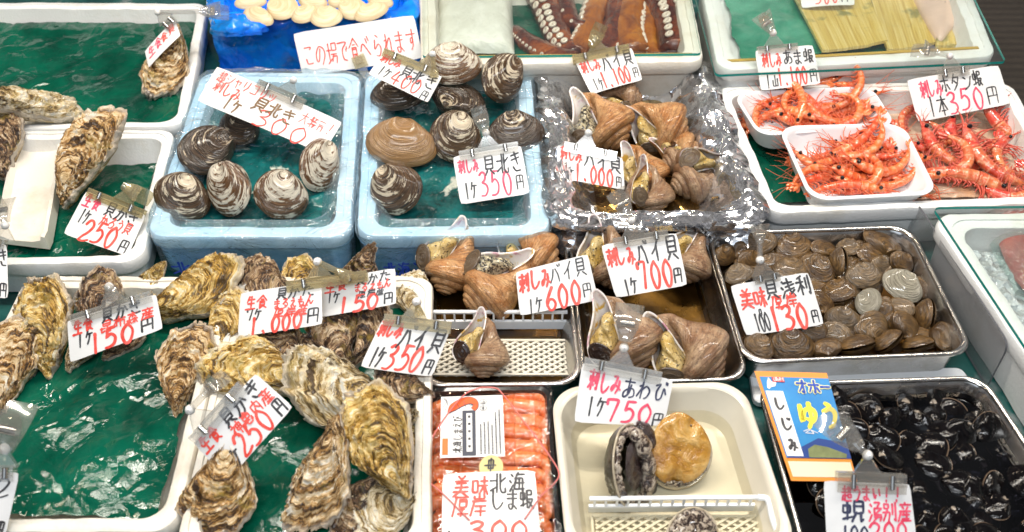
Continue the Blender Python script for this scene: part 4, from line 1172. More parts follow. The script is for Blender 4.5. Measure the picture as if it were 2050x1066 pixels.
# ---------------------------------------------------------------- oysters
po = {'a': make_oyster(1, MT['oyster'], .52, .16, .06), 'b': make_oyster(2, MT['oyster'], .46, .18, .05, 9), 'c': make_oyster(5, MT['oyster_dark'], .50, .17, .08, 6, .10),
      'd': make_oyster(4, MT['oyster_gold'], .50, .18, .10, 8), 'e': make_oyster(7, MT['oyster_pale'], .44, .16, .07, 6), 'f': make_oyster(9, MT['oyster_gold'], .54, .17, .03, 10, .09), 'h': make_oyster(12, MT['oyster_dark'], .46, .20, .12, 8, .12), 'i': make_oyster(13, MT['oyster'], .58, .15, .10, 7, .11)}
OW = {'a': .52, 'b': .46, 'c': .50, 'd': .50, 'e': .44, 'f': .54, 'h': .46, 'i': .58}
OY = [  # cx cy z L W ang lean side kind label
 (341, 128, .062, 158, 84, 166, 30, 8, 'a', 'frilly oyster leaning in the corner of the back left box under a small card'),
 (172, 306, .075, 222, 104, -24, 30, -8, 'i', 'largest left oyster with a fan of frills on top, tip pointing down'),
 (4, 296, .055, 150, 80, 6, 25, 0, 'c', 'dark oyster cut off by the left edge beside the foam trough'),
 (66, 694, .040, 130, 64, 22, 20, 0, 'h', 'dark narrow oyster squeezed behind the pale oyster at far left'),
 (10, 728, .050, 216, 124, -6, 25, 10, 'i', 'brown oyster cut off by the left edge in the front left box'),
 (205, 606, .045, 150, 96, 32, 15, 0, 'c', 'oyster behind the 150 card in the front left box'),
 (160, 706, .035, 90, 56, -30, 15, 0, 'e', 'pale oyster end peeping out below the left corner of the 150 card'),
 (256, 682, .036, 110, 60, -24, 15, 0, 'h', 'small dark oyster end below the right corner of the 150 card'),
 (304, 562, .050, 90, 50, 158, 35, 0, 'd', 'small pointed oyster tip sticking up right of the 150 card clip'),
 (90, 656, .055, 212, 112, 12, 30, -6, 'f', 'pale golden oyster hanging over the box rim left of the 150 card'),
 (400, 592, .060, 218, 108, -54, 22, -10, 'd', 'long olive golden oyster slanting across the box corner by the blue boxes'),
 (366, 738, .050, 188, 108, -8, 28, 6, 'a', 'brown teardrop oyster alone at the right side of the front left box'),
 (526, 572, .050, 122, 110, 62, 20, 0, 'c', 'brown ridged oyster behind the 1.000 card, left of the gold one'),
 (604, 562, .045, 110, 74, 20, 20, 0, 'f', 'gold edged oyster above the 1.000 card, under the clip'),
 (722, 550, .055, 128, 84, 176, 40, 0, 'h', 'pointed brown oyster standing against the blue box'),
 (820, 592, .040, 110, 74, 6, 20, 0, 'e', 'pale green oyster squeezed between a card and the steel tray'),
 (462, 652, .048, 156, 90, -12, 26, -12, 'd', 'golden oyster at the left end of the 1.000 card'),
 (566, 688, .040, 160, 100, 60, 18, 0, 'h', 'dark purple oyster under the 1.000 card'),
 (668, 672, .048, 170, 108, 10, 26, 0, 'c', 'dark oyster with tip down below the 150 card of the pair'),
 (748, 668, .042, 160, 74, -14, 20, 0, 'h', 'dark narrow oyster beside the 350 card'),
 (520, 742, .060, 250, 126, 82, 20, 0, 'd', 'large golden oyster above the tilted 250 card'),
 (690, 800, .072, 300, 140, 66, 22, 10, 'e', 'longest pale oyster lying diagonally in the middle of the heap'),
 (826, 886, .040, 80, 60, 20, 10, 0, 'd', 'small golden oyster tucked against the shrimp pack'),
 (448, 978, .056, 208, 140, 170, 24, 8, 'a', 'big brown oyster with a white lower end below the tilted 250 card'),
 (768, 1030, .040, 150, 126, 96, 12, 0, 'e', 'pale grey green oyster at the bottom next to the shrimp pack'),
 (764, 888, .082, 246, 150, 26, 28, -12, 'f', 'curly golden oyster lying on top of the heap by the shrimp pack'),
 (54, 212, .085, 226, 62, -70, 8, 30, 'e', 'long pearly grey oyster seen edge on, lying across the rim between the left boxes'),
 (616, 722, .036, 120, 70, 40, 15, 0, 'c', 'small dark oyster between the gold one and the dark ones below the pair of cards'),
 (806, 776, .052, 130, 84, 60, 20, 0, 'c', 'dark brown oyster tip beside the lower left of the steel tray'),
 (800, 700, .034, 120, 70, -20, 15, 0, 'h', 'dark oyster low behind the 350 card at the box wall'),
 (706, 1010, .036, 150, 80, 150, 15, 0, 'h', 'dark oyster low between the upright one and the pale grey one'),
 (652, 958, .066, 240, 116, 161, 26, -8, 'i', 'upright brown oyster standing at the bottom centre of the oyster box'),
]
for (x, y, z, L, W, a, le, si, m, lab) in OY:
    o = place(inst(po[m]), x, y, z + .014, W / OW[m], L, L * .95, le, a, si)
    tag(o, lab, 'oyster', 'oysters in the foam boxes')
for k in po.values():
    if k.name not in USED: drop_tree(k)

# ---------------------------------------------------------------- whelks
pw = {'a': make_whelk(MT['whelk']), 'b': make_whelk(MT['whelk_pink'], seed=2), 'c': make_whelk(MT['whelk'], 'foot_dark', seed=4), 'd': make_whelk(MT['whelk_pink'], 'foot', 'whelk_dark_wet', .2, seed=5)}
WH = [  # cx cy z len ang lean side kind label
 (912, 518, .052, 172, -20, 46, 0, 'a', 'orange whelk at the back left of the upright steel tray, canal pointing up'),
 (1056, 500, .050, 164, 52, 42, 0, 'a', 'orange whelk at the back right of the upright steel tray, body to the right'),
 (1000, 566, .054, 186, -54, 40, -6, 'c', 'whelk with grey speckled foot in front of the other two, touching the 600 card'),
 (971, 692, .048, 150, -4, 44, 22, 'd', 'brown whelk alone on the white drain grid'),
 (1222, 508, .056, 172, 14, 46, 0, 'b', 'whelk with yellow foot behind the left side of the 700 card'),
 (1382, 510, .054, 146, -22, 44, 0, 'b', 'pale whelk behind the right side of the 700 card'),
 (1250, 662, .052, 196, 26, 46, 4, 'd', 'whelk with dark wet opening at the front left of its tray'),
 (1376, 690, .052, 206, 44, 44, 0, 'b', 'whelk with a yellow speckled foot at the front right of its tray'),
 (1238, 196, .058, 100, 84, 40, 30, 'b', 'whelk at the back of the foil tray under the 1.100 card'),
 (1204, 236, .066, 150, 34, 44, 0, 'c', 'whelk with dark foot at the back left of the foil tray'),
 (1316, 244, .066, 140, 58, 46, -12, 'a', 'whelk with a round yellow opening in the middle of the foil tray'),
 (1352, 292, .050, 96, 66, 36, 30, 'a', 'small whelk half under water right of the yellow opening'),
 (1286, 338, .058, 122, 24, 46, -18, 'a', 'whelk showing a yellow speckled foot beside the 1.000 card'),
 (1366, 318, .054, 90, -70, 40, -20, 'd', 'dark whelk between the yellow foot and the right front whelk'),
 (1304, 374, .060, 118, 8, 74, 40, 'b', 'mauve brown whelk at the front of the foil tray, spire forward'),
 (1404, 352, .060, 132, -66, 40, 40, 'b', 'mauve brown whelk lying sideways at the front right of the foil tray'),
]
for (x, y, z, L, a, le, si, m, lab) in WH:
    k = L / (1.14 if y < 420 else 1.27)
    le = min(le, 60) * .80; z = z + .006
    o = place(inst(pw[m]), x, y, z, k, k, k, le, a, 0)
    p = o.matrix_world.translation.copy(); kk_ = mpp(p) * k
    o.matrix_world = Matrix.Translation(p) @ Matrix.Rotation(R(le), 4, 'X') @ Matrix.Rotation(R(a), 4, 'Z') @ Matrix.Rotation(R(si - 26), 4, 'Y') @ Matrix.Diagonal((kk_, kk_, kk_, 1))
    tag(o, lab, 'whelk', 'whelks in the trays')

# ---------------------------------------------------------------- asari clams (positions read in an enlarged crop of the tray)
pa = one_clam('asari_clam', MT['asari'], b=.62, H=.22, relief=.4, tri=.10, apy=.98, seed=3)
pap = one_clam('asari_clam', MT['asari_pale'], b=.68, H=.21, tri=.10, apy=.98, seed=3)
pao = one_clam('asari_clam', MT['asari'], b=.70, H=.28, tri=.08, apy=.86, seed=8, gape=.05)
AS = [(160, 225, 170, 30, 0), (245, 190, 120, 60, 0), (370, 150, 210, 10, 0), (590, 180, 235, 20, 0), (780, 185, 190, 25, 0), (935, 178, 150, -20, 0), (1155, 150, 255, -8, 0), (1075, 232, 215, -10, 0), (1265, 268, 160, -30, 0),
      (320, 268, 190, -10, 0), (245, 348, 172, 18, 0), (570, 322, 215, 0, 0), (728, 312, 235, -35, 0), (1030, 360, 220, 6, 0), (865, 455, 205, -12, 0), (780, 530, 170, -40, 0), (1270, 552, 165, -25, 0), (1395, 440, 140, -60, 0),
      (895, 632, 215, -6, 0), (1080, 662, 230, 28, 0), (1300, 665, 215, -28, 0), (1530, 735, 205, 70, 0), (560, 792, 285, -4, 0), (800, 800, 185, 5, 0), (860, 715, 190, -18, 0), (372, 792, 190, -35, 0), (700, 700, 210, -15, 0), (1165, 535, 110, 80, 0),
      (470, 250, 150, 15, 0), (990, 300, 130, 10, 0), (1150, 300, 130, 40, 0), (430, 470, 190, 10, 0), (600, 470, 190, -20, 0), (480, 600, 200, 30, 0), (640, 600, 190, 0, 0), (420, 690, 170, 0, 0), (1010, 730, 160, 20, 0), (1200, 600, 120, 10, 0), (700, 420, 120, 10, 0), (960, 560, 120, 10, 0), (1100, 440, 120, 70, 0), (1420, 730, 150, 15, 0), (1000, 180, 110, 20, 0), (700, 250, 110, 60, 0)]
rs = random.Random(5)
LA = 'brown closed asari clam lying flat among the others in the wide steel tray'
rz = random.Random(21)
for _ in range(26):
    yy = rz.uniform(170, 800); xx = rz.uniform(190 + yy * .28, 1230 + yy * .42)
    AS.append((xx, yy, rz.uniform(150, 190), rz.uniform(-40, 40), 0))
for i, (x, y, w_, a, s) in enumerate(AS):
    px, py = 1400 + x / 3.135, 440 + y / 3.135
    deep = 28 <= i
    w_ = w_ / 3.135 * (1.12 if not deep else 1.2)
    o = place(inst(pa), px, py, .030 if deep else .040 + rs.uniform(-.003, .006), w_, w_ * 1.05, w_ * 1.0, 18 + rs.uniform(-20, 26), a + (180 if rs.random() < .3 else 0), rs.uniform(-26, 26))
    tag(o, LA, 'clam', 'asari clams in the wide steel tray')
for (x, y, w_, a, lab) in ((1268, 415, 262, -32, 'largest pale grey asari clam right of the middle of the tray'), (1062, 522, 205, 62, 'round pale asari clam right of the 130 card')):
    o = place(inst(pap), 1400 + x / 3.135, 440 + y / 3.135, .050, w_ / 3, w_ / 3, w_ / 3.2, 22, a)
    tag(o, lab, 'clam', 'asari clams in the wide steel tray')
for (x, y, w_, a, si, lab) in ((882, 278, 200, 88, 74, 'upright asari clam with its seam showing at the back middle'), (1425, 605, 210, 82, 70, 'gaping asari clam standing on edge at the right side of the tray'), (985, 792, 225, 14, 66, 'gaping asari clam on edge at the front middle'),
                         (1185, 768, 200, 40, 66, 'gaping asari clam on edge right of the front middle'), (1370, 788, 195, 14, 66, 'gaping asari clam on edge at the front right')):
    o = place(inst(pao), 1400 + x / 3.135, 440 + y / 3.135, .044, w_ / 3, w_ / 3, w_ / 3, 0, 0)
    p = o.matrix_world.translation.copy(); k = mpp(p) * w_ / 3.0
    # long axis along the image angle, seam turned up to the viewer
    o.matrix_world = Matrix.Translation(p) @ Matrix.Rotation(R(38), 4, 'X') @ Matrix.Rotation(R(a), 4, 'Z') @ Matrix.Rotation(R(-80), 4, 'X') @ Matrix.Diagonal((k, k, k, 1))
    tag(o, lab, 'clam', 'asari clams in the wide steel tray')

# ---------------------------------------------------------------- black shijimi clams
ps = one_clam('shijimi_clam', MT['shijimi'], b=.84, H=.25, tri=.14, apy=.96, seed=5)
rs = random.Random(12)
spots = []
tries = 0
while len(spots) < 84 and tries < 9000:
    tries += 1
    x, y = rs.uniform(1555, 2080), rs.uniform(795, 1085)
    if x < 1530 + (y - 765) * .33 + 45 or x > 1965 + (y - 760) * .60 - 40: continue
    if any((x - a) ** 2 + ((y - b) * 1.25) ** 2 < 38 ** 2 for a, b in spots): continue
    spots.append((x, y))
for i, (x, y) in enumerate(spots):
    w_ = rs.uniform(66, 84)
    o = place(inst(ps), x, y, rs.uniform(.020, .036), w_, w_, w_, rs.uniform(-10, 40), rs.uniform(0, 360), rs.uniform(-35, 35))
    tag(o, 'glossy black shijimi clam lying in the dark water of the front right tray', 'clam', 'shijimi clams in the front right tray')

# ---------------------------------------------------------------- shrimps
sh = [make_shrimp(CURV[0], MT['amaebi'], MT['amaebi'], MT['feeler'], 1, fat=.84), make_shrimp(CURV[1], MT['amaebi_red'], MT['amaebi'], MT['feeler'], 2, fat=.84), make_shrimp(CURV[2], MT['amaebi'], MT['amaebi_red'], MT['feeler'], 3, fat=.84)]
def heap(rows, z0, group, lab):
    rs = random.Random(len(rows))
    cx, cy = (1612, 222) if z0 < .064 else (1722, 328)
    low = [(cx + dx, cy + dy, rs.uniform(120, 145), rs.choice((5, 175, 160, 20, -20, 195)), rs.randint(0, 2), -.012) for dx in ((-66, -34, -2, 30, 62) if z0 < .064 else (-72, -38, -4, 30, 64)) for dy in ((-20, -6, 8, 20) if z0 < .064 else (-40, -14, 12, 38))]
    low = [(x + (y - cy) * .5, y, L, a, k, z) for x, y, L, a, k, z in low]
    for i, (x, y, L, a, k, z, *own) in enumerate(low + rows):
        L *= 1.16
        if z0 > .064 and 150 < a % 360 < 235 and x < 1705: x += 20
        o = place(inst(sh[k]), x, y, z0 + z, L, L, L, rs.uniform(8, 26), a, rs.uniform(-25, 25))
        tag(o, own[0] if own else lab, 'shrimp', group)
g1 = 'orange shrimps in the rear white tray'; l1 = 'orange shrimp tangled in the heap on the rear white tray'
heap([(1530, 190, 100, 5, 1, 0), (1560, 240, 120, -8, 0, .005), (1620, 245, 120, 175, 1, 0), (1690, 238, 115, 10, 0, 0), (1540, 215, 105, 40, 0, .010), (1610, 215, 115, -30, 2, .012), (1660, 225, 110, 140, 0, .012), (1700, 205, 110, 20, 1, .008),
      (1650, 190, 110, -170, 1, .008), (1720, 195, 100, -40, 0, .012), (1555, 198, 95, -150, 2, .016), (1690, 228, 105, -150, 2, .02), (1630, 178, 95, 20, 1, .012), (1500, 200, 80, 80, 1, .004),
      (1585, 196, 112, -82, 0, .030, 'orange shrimp standing upright against the amaebi card'), (1700, 178, 105, -130, 0, .032, 'orange shrimp with its tail bent up at the back right of the rear tray')], .062, g1, l1)
g2 = 'orange shrimps in the front white tray'; l2 = 'orange shrimp tangled in the heap on the front white tray'
heap([(1640, 300, 110, 200, 1, 0), (1630, 330, 115, 170, 0, 0), (1670, 365, 135, 10, 1, 0), (1740, 372, 125, 175, 1, 0), (1700, 340, 125, 200, 0, .008), (1770, 335, 120, 180, 1, .004), (1650, 355, 120, -5, 0, .010), (1720, 355, 120, 200, 2, .012),
      (1650, 310, 115, 215, 1, .014), (1690, 320, 115, 205, 0, .018), (1790, 355, 105, 190, 0, .006), (1760, 305, 105, 0, 2, .010), (1730, 300, 110, 160, 1, .016), (1700, 380, 120, 2, 1, .012),
      (1690, 276, 130, 218, 1, .026, 'orange shrimp on top of the front tray with its tail pointing up right'), (1770, 325, 125, 190, 0, .022, 'plump glossy orange shrimp lying across the right of the front tray'), (1725, 292, 120, 205, 0, .026, 'slim orange shrimp bent over the middle of the front heap')], .066, g2, l2)
bt = [make_shrimp(CURV[0], MT['botan'], MT['botan_head'], MT['feeler_red'], 11, 26, .92, .7), make_shrimp(CURV[2], MT['botan'], MT['botan_head'], MT['feeler_red'], 12, 26, .92, .7), make_shrimp(CURV[1], MT['botan'], MT['botan'], MT['feeler_red'], 14, 20, .95, .6)]
BT = [(1822, 236, 100, 50, 0, .05, 'botan shrimp with a red tail left of the botan card'), (1900, 300, 150, 130, 0, .052, 'large pale botan shrimp lying below the botan card'), (1880, 326, 170, 175, 1, .05, 'curled golden botan shrimp in the middle of the ice'), (1985, 316, 180, 120, 0, .058, 'large botan shrimp slanting on the right pile'),
      (1935, 270, 150, 95, 1, .052, 'red headed botan shrimp under the right end of the botan card'), (1925, 362, 175, -12, 2, .048, 'yellowish botan shrimp along the front rim of the box'), (2030, 250, 150, 140, 0, .055, 'botan shrimp at the right edge with a red head'), (2020, 372, 140, 160, 1, .048, 'botan shrimp in the front right corner of the shrimp box'),
      (1860, 280, 120, 190, 1, .045, 'small botan shrimp left of the large pale one'), (2020, 310, 130, 60, 1, .056, 'botan shrimp with long red feelers at the right edge')]
rs = random.Random(3)
for (x, y, L, a, k, z, lab) in BT:
    tag(place(inst(bt[k]), x, y, z, L, L, L, rs.uniform(10, 26), a, rs.uniform(-20, 20)), lab, 'shrimp', 'botan shrimps on the ice')

# ---------------------------------------------------------------- octopus arms under glass
def suck_mesh():
    V, F = lathe([(.0, .10), (.18, .08), (.32, .22), (.70, .32), (.95, .20), (1.0, .0), (.9, -.3)], 14)
    o = mk('sucker', V, F, [MT['sucker'], MT['sucker_in']], fmat=[1 if (i // 14) < 1 else 0 for i in range(len(F))], sharp=0)
    return o
SK = suck_mesh(); SK_used = False
def octo_arm(label, path, r0, r1, rows, mat, z=.072, sz=1.0, side=0.0, first=[True]):
    pts = np.array([P(x, y, z) for x, y in path]); cc = spline(pts, 40)
    k = mpp(cc[20]); rad = np.linspace(r0, r1, 40) * k
    o = thing('octopus_arm', label, 'octopus', cc[20], 'octopus arms under the glass')
    cc[:, 2] = z - .022 + rad * .55
    V, F = tube(cc, rad, 14, .8)
    V += (fbm(V * 55, 3) * .002)[:, None]
    mk('arm_skin', V - np.array(o.location), F, mat, o, sharp=0)
    T, N1, B = frames(cc)
    lat = np.cross(T, [0, 0, 1.0]); lat /= np.linalg.norm(lat, axis=1)[:, None]
    for r in rows:
        i = 2.0
        while i < 37:
            j = int(i); rr = rad[j] * .29 * sz
            a = r
            d = lat[j] * math.sin(a) + np.array([0, 0, 1.0]) * math.cos(a)
            p = cc[j] + d * rad[j] * .90
            s = SK.copy() if not first[0] else SK
            if not first[0]: COL.objects.link(s)
            first[0] = False
            s.parent = o
            qd = Vector(d).to_track_quat('Z', 'Y')
            s.matrix_local = Matrix.Translation(Vector(p) - o.location) @ qd.to_matrix().to_4x4() @ Matrix.Diagonal((rr, rr, rr, 1))
            i += max(1.2, 2.5 * rr / (np.linalg.norm(cc[39] - cc[0]) / 39))
octo_arm('short dark octopus arm tip next to the ice bag', [(1145, 122), (1080, 92), (1040, 60), (1030, 44)], 30, 12, [-1.1], MT['octo'], sz=.6)
octo_arm('dark octopus arm with a double row of white suckers, left of the orange one', [(1075, -30), (1098, 20), (1116, 66), (1150, 106)], 36, 24, [.35, 1.05], MT['octo'])
octo_arm('bright orange octopus arm in the middle of the box', [(1215, -30), (1190, 20), (1176, 60), (1150, 100)], 32, 24, [.95], MT['octo_o'])
octo_arm('brown octopus arm behind the foil tray card', [(1260, -30), (1245, 30), (1225, 70), (1210, 104)], 34, 26, [-1.15], MT['octo'])
octo_arm('broad orange brown octopus arm right of middle', [(1270, -30), (1262, 20), (1258, 60), (1270, 104)], 36, 32, [-1.2], MT['octo_o'])
octo_arm('octopus arm with two rows of large white suckers at the right wall', [(1310, -40), (1330, 10), (1346, 50), (1354, 102)], 44, 34, [-.42, .5], MT['octo'], z=.08, sz=.85)
octo_arm('thin octopus arm tip curling at the top of the box, left of the orange arm', [(1128, -20), (1140, 20), (1166, 40), (1186, 24), (1178, 2)], 22, 8, [.9], MT['octo'], z=.088, sz=.8)
octo_arm('thin brown octopus arm curling between the two orange arms', [(1236, -30), (1228, 20), (1240, 60), (1262, 72), (1272, 52)], 20, 8, [-.9], MT['octo'], z=.088, sz=.8)
octo_arm('narrow octopus arm with small suckers squeezed against the last big arm', [(1296, -30), (1304, 20), (1300, 64), (1312, 104)], 24, 16, [.9], MT['octo_o'], z=.082, sz=.8)
# frosted ice bag
u, v = np.meshgrid(np.linspace(-1, 1, 60), np.linspace(-1, 1, 60)); u = u.ravel(); v = v.ravel()
qb = np.array([P(872, 100, .07)[:2], P(1030, 100, .07)[:2], P(1022, -70, .07)[:2], P(880, -70, .07)[:2]])
xy = bil(qb, (u + 1) / 2, (v + 1) / 2)
zz = .062 + .036 * ((1 - np.abs(u) ** 5) * (1 - np.abs(v) ** 5)) ** .6
zz += .0022 * fbm(np.column_stack([xy * 45, zz]), 4)
tag(mk('ice_bag', np.column_stack([xy, zz]), gridf(60, 60), MT['icebag'], loc=np.array([*qb.mean(0), .055]), sharp=0), 'frosty white ice bag in the left part of the octopus box', 'ice bag')

# ---------------------------------------------------------------- kelp slabs and fillet under glass
def slab(name, label, cat, px4, z, th, mat, group=None, curl=.004):
    q = np.array([P(x, y, z)[:2] for x, y in px4][::-1])[[0, 1, 2, 3]]
    q = np.array([P(*px4[3], z)[:2], P(*px4[2], z)[:2], P(*px4[1], z)[:2], P(*px4[0], z)[:2]])
    V, F, U = sheet(q, 24, 24, lambda xy, u, v: z + curl * ((2 * u - 1) ** 2) + .0012 * fbm(np.column_stack([xy * 40, u * 0]), 3))
    Vb = V - np.array([0, 0, th]); n = len(V)
    e = [i for i in range(24)] + [24 * i + 23 for i in range(1, 24)] + [24 * 23 + i for i in range(22, -1, -1)] + [24 * i for i in range(22, 0, -1)]
    Fs = [[e[i], e[i] + n, e[(i + 1) % len(e)] + n, e[(i + 1) % len(e)]] for i in range(len(e))]
    F = F.tolist() + (gridf(24, 24, flip=True) + n).tolist() + Fs
    return tag(mk(name, np.vstack([V, Vb]), F, mat, loc=np.array([*q.mean(0), z - th]), uv=np.vstack([U, U])), label, cat, group)
slab('kelp_slab', 'yellow kelp slab lying left, partly under the 300 yen card', 'kelp', [(1570, -40), (1718, -50), (1776, 84), (1646, 104)], .078, .006, MT['kelp'], 'kelp slabs in the kelp box')
slab('kelp_slab', 'yellow kelp slab right of the other, beside the fillet', 'kelp', [(1732, -30), (1840, -40), (1880, 85), (1776, 102)], .076, .006, MT['kelp'], 'kelp slabs in the kelp box')
slab('kelp_slab', 'small folded end of yellow kelp below the fillet', 'kelp', [(1876, 56), (1930, 50), (1944, 84), (1872, 94)], .080, .006, MT['kelp'], 'kelp slabs in the kelp box')
c0 = [(1812, -40), (1850, 40), (1880, 84), (1906, 60), (1932, 46), (1930, 10), (1900, -50)]
pts = np.array([P(x, y, .080) for x, y in c0]); ctr = pts.mean(0); rows = []
cl = np.vstack([pts, pts[:1]]); cl = spline(cl, 41)[:-1]
for t, h in ((1, -.008), (1.0, .002), (.94, .008), (.8, .013), (.5, .016), (.2, .017), (.02, .017)):
    r = ctr + (cl - ctr) * t; r[:, 2] = .080 + h; rows.append(r)
tag(mk('fish_fillet', np.concatenate(rows), gridf(7, 40, True), MT['fish'], loc=ctr, sharp=0), 'pale pink fish fillet with skin on, at the right of the kelp box', 'fillet')

# ---------------------------------------------------------------- fish pack on the ice at the right edge
t = thing('fish_pack', 'red labelled fish pack lying on the ice at the right edge', 'fish pack', P(2108, 520, .06))
q0 = np.array(t.location)
def blob(a, b, h, n=30, m=12):
    u, v = np.meshgrid(np.linspace(0, 6.2832, n, endpoint=False), np.linspace(0, 1.57, m))
    s = lambda f: np.sign(f) * np.abs(f) ** .6
    return np.stack([a * s(np.cos(u)) * np.cos(v) ** .5, b * s(np.sin(u)) * np.cos(v) ** .5, h * np.sin(v)], -1).reshape(-1, 3), gridf(m, n, True)
V, F = blob(.070, .105, .020); V += fbm(V * 40, 3)[:, None] * .003
mk('fillet', V, F, simple('red_fish', (.50, .07, .05), .3, .4, 14, Coat_Weight=.5), t, sharp=0)
V, F = blob(.085, .118, .025); V += ridge(V * 30, 3)[:, None] * .004
mk('wrapper', V, F, MT['sheetclear'], t, sharp=0)
V, F = lathe([(0, .001), (.021, .0), (.022, -.002)], 28)
mk('price_sticker', V * np.array([1, 1.2, 1]) + np.array([-.012, .0, .030]), F, simple('yellow_sticker', (.85, .68, .04), .4), t)

# ---------------------------------------------------------------- abalones
def abalone(name, label, px, py, z, lenpx, widpx, lean, ang, side, footcol, wide=.84):
    o = thing(name, label, 'abalone', group='abalones in the plastic tray')
    na, nt = 72, 22
    th = np.linspace(0, 6.2832, na, endpoint=False)
    rr = 1 + .05 * np.cos(th * 2 + .6) + .04 * np.cos(3 * th) + .02 * fbm(np.column_stack([np.cos(th) * 3, np.sin(th) * 3, th * 0]), 3)
    O = np.stack([.39 * np.cos(th) * rr, .5 * np.sin(th) * rr], 1)
    V = []; uv = []
    for k in np.linspace(1, .02, nt):
        V.append(np.column_stack([O * k + np.array([.05, -.12]) * (1 - k), np.full(na, -.27 * (1 - k ** 2) ** .6)])); uv.append(np.column_stack([th / 6.2832, np.full(na, k)]))
    V = np.concatenate(V); uv = np.concatenate(uv); V += (fbm(V * 9 + px, 4) * .03)[:, None] * (uv[:, 1] < .99)[:, None]
    mk('shell', V, gridf(nt, na, True, flip=True), MT['abalone'], o, uv=uv, sharp=0)
    # pale rim inside the shell edge
    V = np.concatenate([np.column_stack([O * s, np.full(na, z_)]) for s, z_ in ((1.0, -.002), (1.015, .014), (.96, .018), (.86, -.03))])
    mk('shell_rim', V, gridf(4, na, True), MT['nacre'], o, sharp=0)
    # mantle frill and foot
    V = []
    for k, z_ in ((.90, -.02), (.93, .02), (.90, .055), (.83, .065), (.76, .05)):
        V.append(np.column_stack([O * k * (1 + .03 * np.sin(th * 17))[:, None], z_ + .014 * np.sin(th * 23)]))
    mk('mantle', np.concatenate(V), gridf(5, na, True), MT['aba_flesh'], o, sharp=0)
    V = []
    for k in np.linspace(1, .02, 16):
        V.append(np.column_stack([O * k * wide + np.array([-.25, .42]) * (wide > .9) * .13, .075 + .055 * (1 - k ** 4) ** .6 * np.ones(na)]))
    V = np.concatenate(V); V[:, 2] += .018 * fbm(V * 6 + px, 3)
    V[:, 2] -= .10 * np.exp(-((V[:, 0] - .02) / .09) ** 2 - ((V[:, 1] + .38) / .12) ** 2) + .06 * np.exp(-((V[:, 0] - .05) / .06) ** 2 - ((V[:, 1] - .42) / .1) ** 2)
    mk('foot', V, gridf(16, na, True), footcol, o, sharp=0)
    place(o, px, py, z, lenpx, lenpx, lenpx, lean, ang, side)
    sx = widpx / (.78 * lenpx)
    o.scale = (o.scale[0] * sx, o.scale[1], o.scale[2])
    return o
abalone('abalone', 'abalone with its orange foot turned up, right of its neighbour', 1360, 908, .046, 152, 124, 44, -14, 6, MT['aba_foot'], .97)
# left abalone stands on edge: shell to the left, folded dark mantle to the right
o = abalone('abalone', 'abalone standing on edge with dark speckled folded flesh', 1262, 928, .050, 172, 170, 40, 22, 60, MT['aba_dark'], .62)
for (dx, r0, mt_) in ((.02, .085, 'aba_flesh'), (.17, .090, 'aba_dark')):
    pts = spline(np.array([(dx - .03, .44, .10), (dx + .03, .2, .17), (dx + .05, -.1, .18), (dx + .02, -.36, .13), (dx - .06, -.5, .06)]), 30)
    V, F = tube(pts, r0 * (1 + .12 * np.sin(np.linspace(0, 30, 30))) * np.interp(np.linspace(0, 1, 30), [0, .12, .85, 1], [.35, 1, .95, .5]), 16)
    V += fbm(V * 14, 3)[:, None] * .02
    mk('mantle_fold', V, F, MT[mt_], o, sharp=0)
abalone('abalone', 'small abalone half out of view inside the white grid basket', 1388, 1066, .03, 112, 92, 30, 80, 10, MT['aba_flesh'])

# ---------------------------------------------------------------- drain grids
def drain_grid(label, px4, z, bw, sp, mat, th=.003):
    q = quad(px4, z); c = q.mean(0)
    o = thing('drain_grid', label, 'drain grid', (c[0], c[1], z - .004))
    a = q[0]; ex = q[1] - q[0]; W = np.linalg.norm(ex); ex = ex / W; ey = np.array([-ex[1], ex[0]]); H = np.dot(q[3] - q[0], ey)
    mb = MB()
    def bar(p, r, z0=z):
        d = r - p; L = np.linalg.norm(d); t = math.atan2(d[1], d[0]); Rm = np.array([[math.cos(t), -math.sin(t), 0], [math.sin(t), math.cos(t), 0], [0, 0, 1]])
        mb.box([*((p + r) / 2), z0], [L, bw, th], Rm)
    def loc(x, y): return a + ex * x + ey * y
    sl = .62
    for sgn in (1, -1):
        x = -H / sl
        while x < W + H / sl:
            # line y = sgn*sl*(u-x)
            us = []
            for yy in (0, H):
                us.append(x + sgn * yy / sl)
            u0, u1 = us; y0, y1 = 0, H
            if u1 < u0: u0, u1, y0, y1 = u1, u0, y1, y0
            def clipu(u): return y0 + (y1 - y0) * (u - u0) / (u1 - u0)
            ua, ub = max(u0, .004), min(u1, W - .004)
            if ub - ua > .004: bar(loc(ua, clipu(ua)), loc(ub, clipu(ub)), z + (.0008 if sgn > 0 else -.0008))
            x += sp
    for (p, r) in ((loc(0, 0), loc(W, 0)), (loc(0, H), loc(W, H)), (loc(0, 0), loc(0, H)), (loc(W, 0), loc(W, H))): bar(p, r, z + .002)
    mb.V = [v - np.array(o.location) for v in mb.V]
    mb.build('lattice', mat, o, smooth=False)
    return o, a, ex, ey, W, H
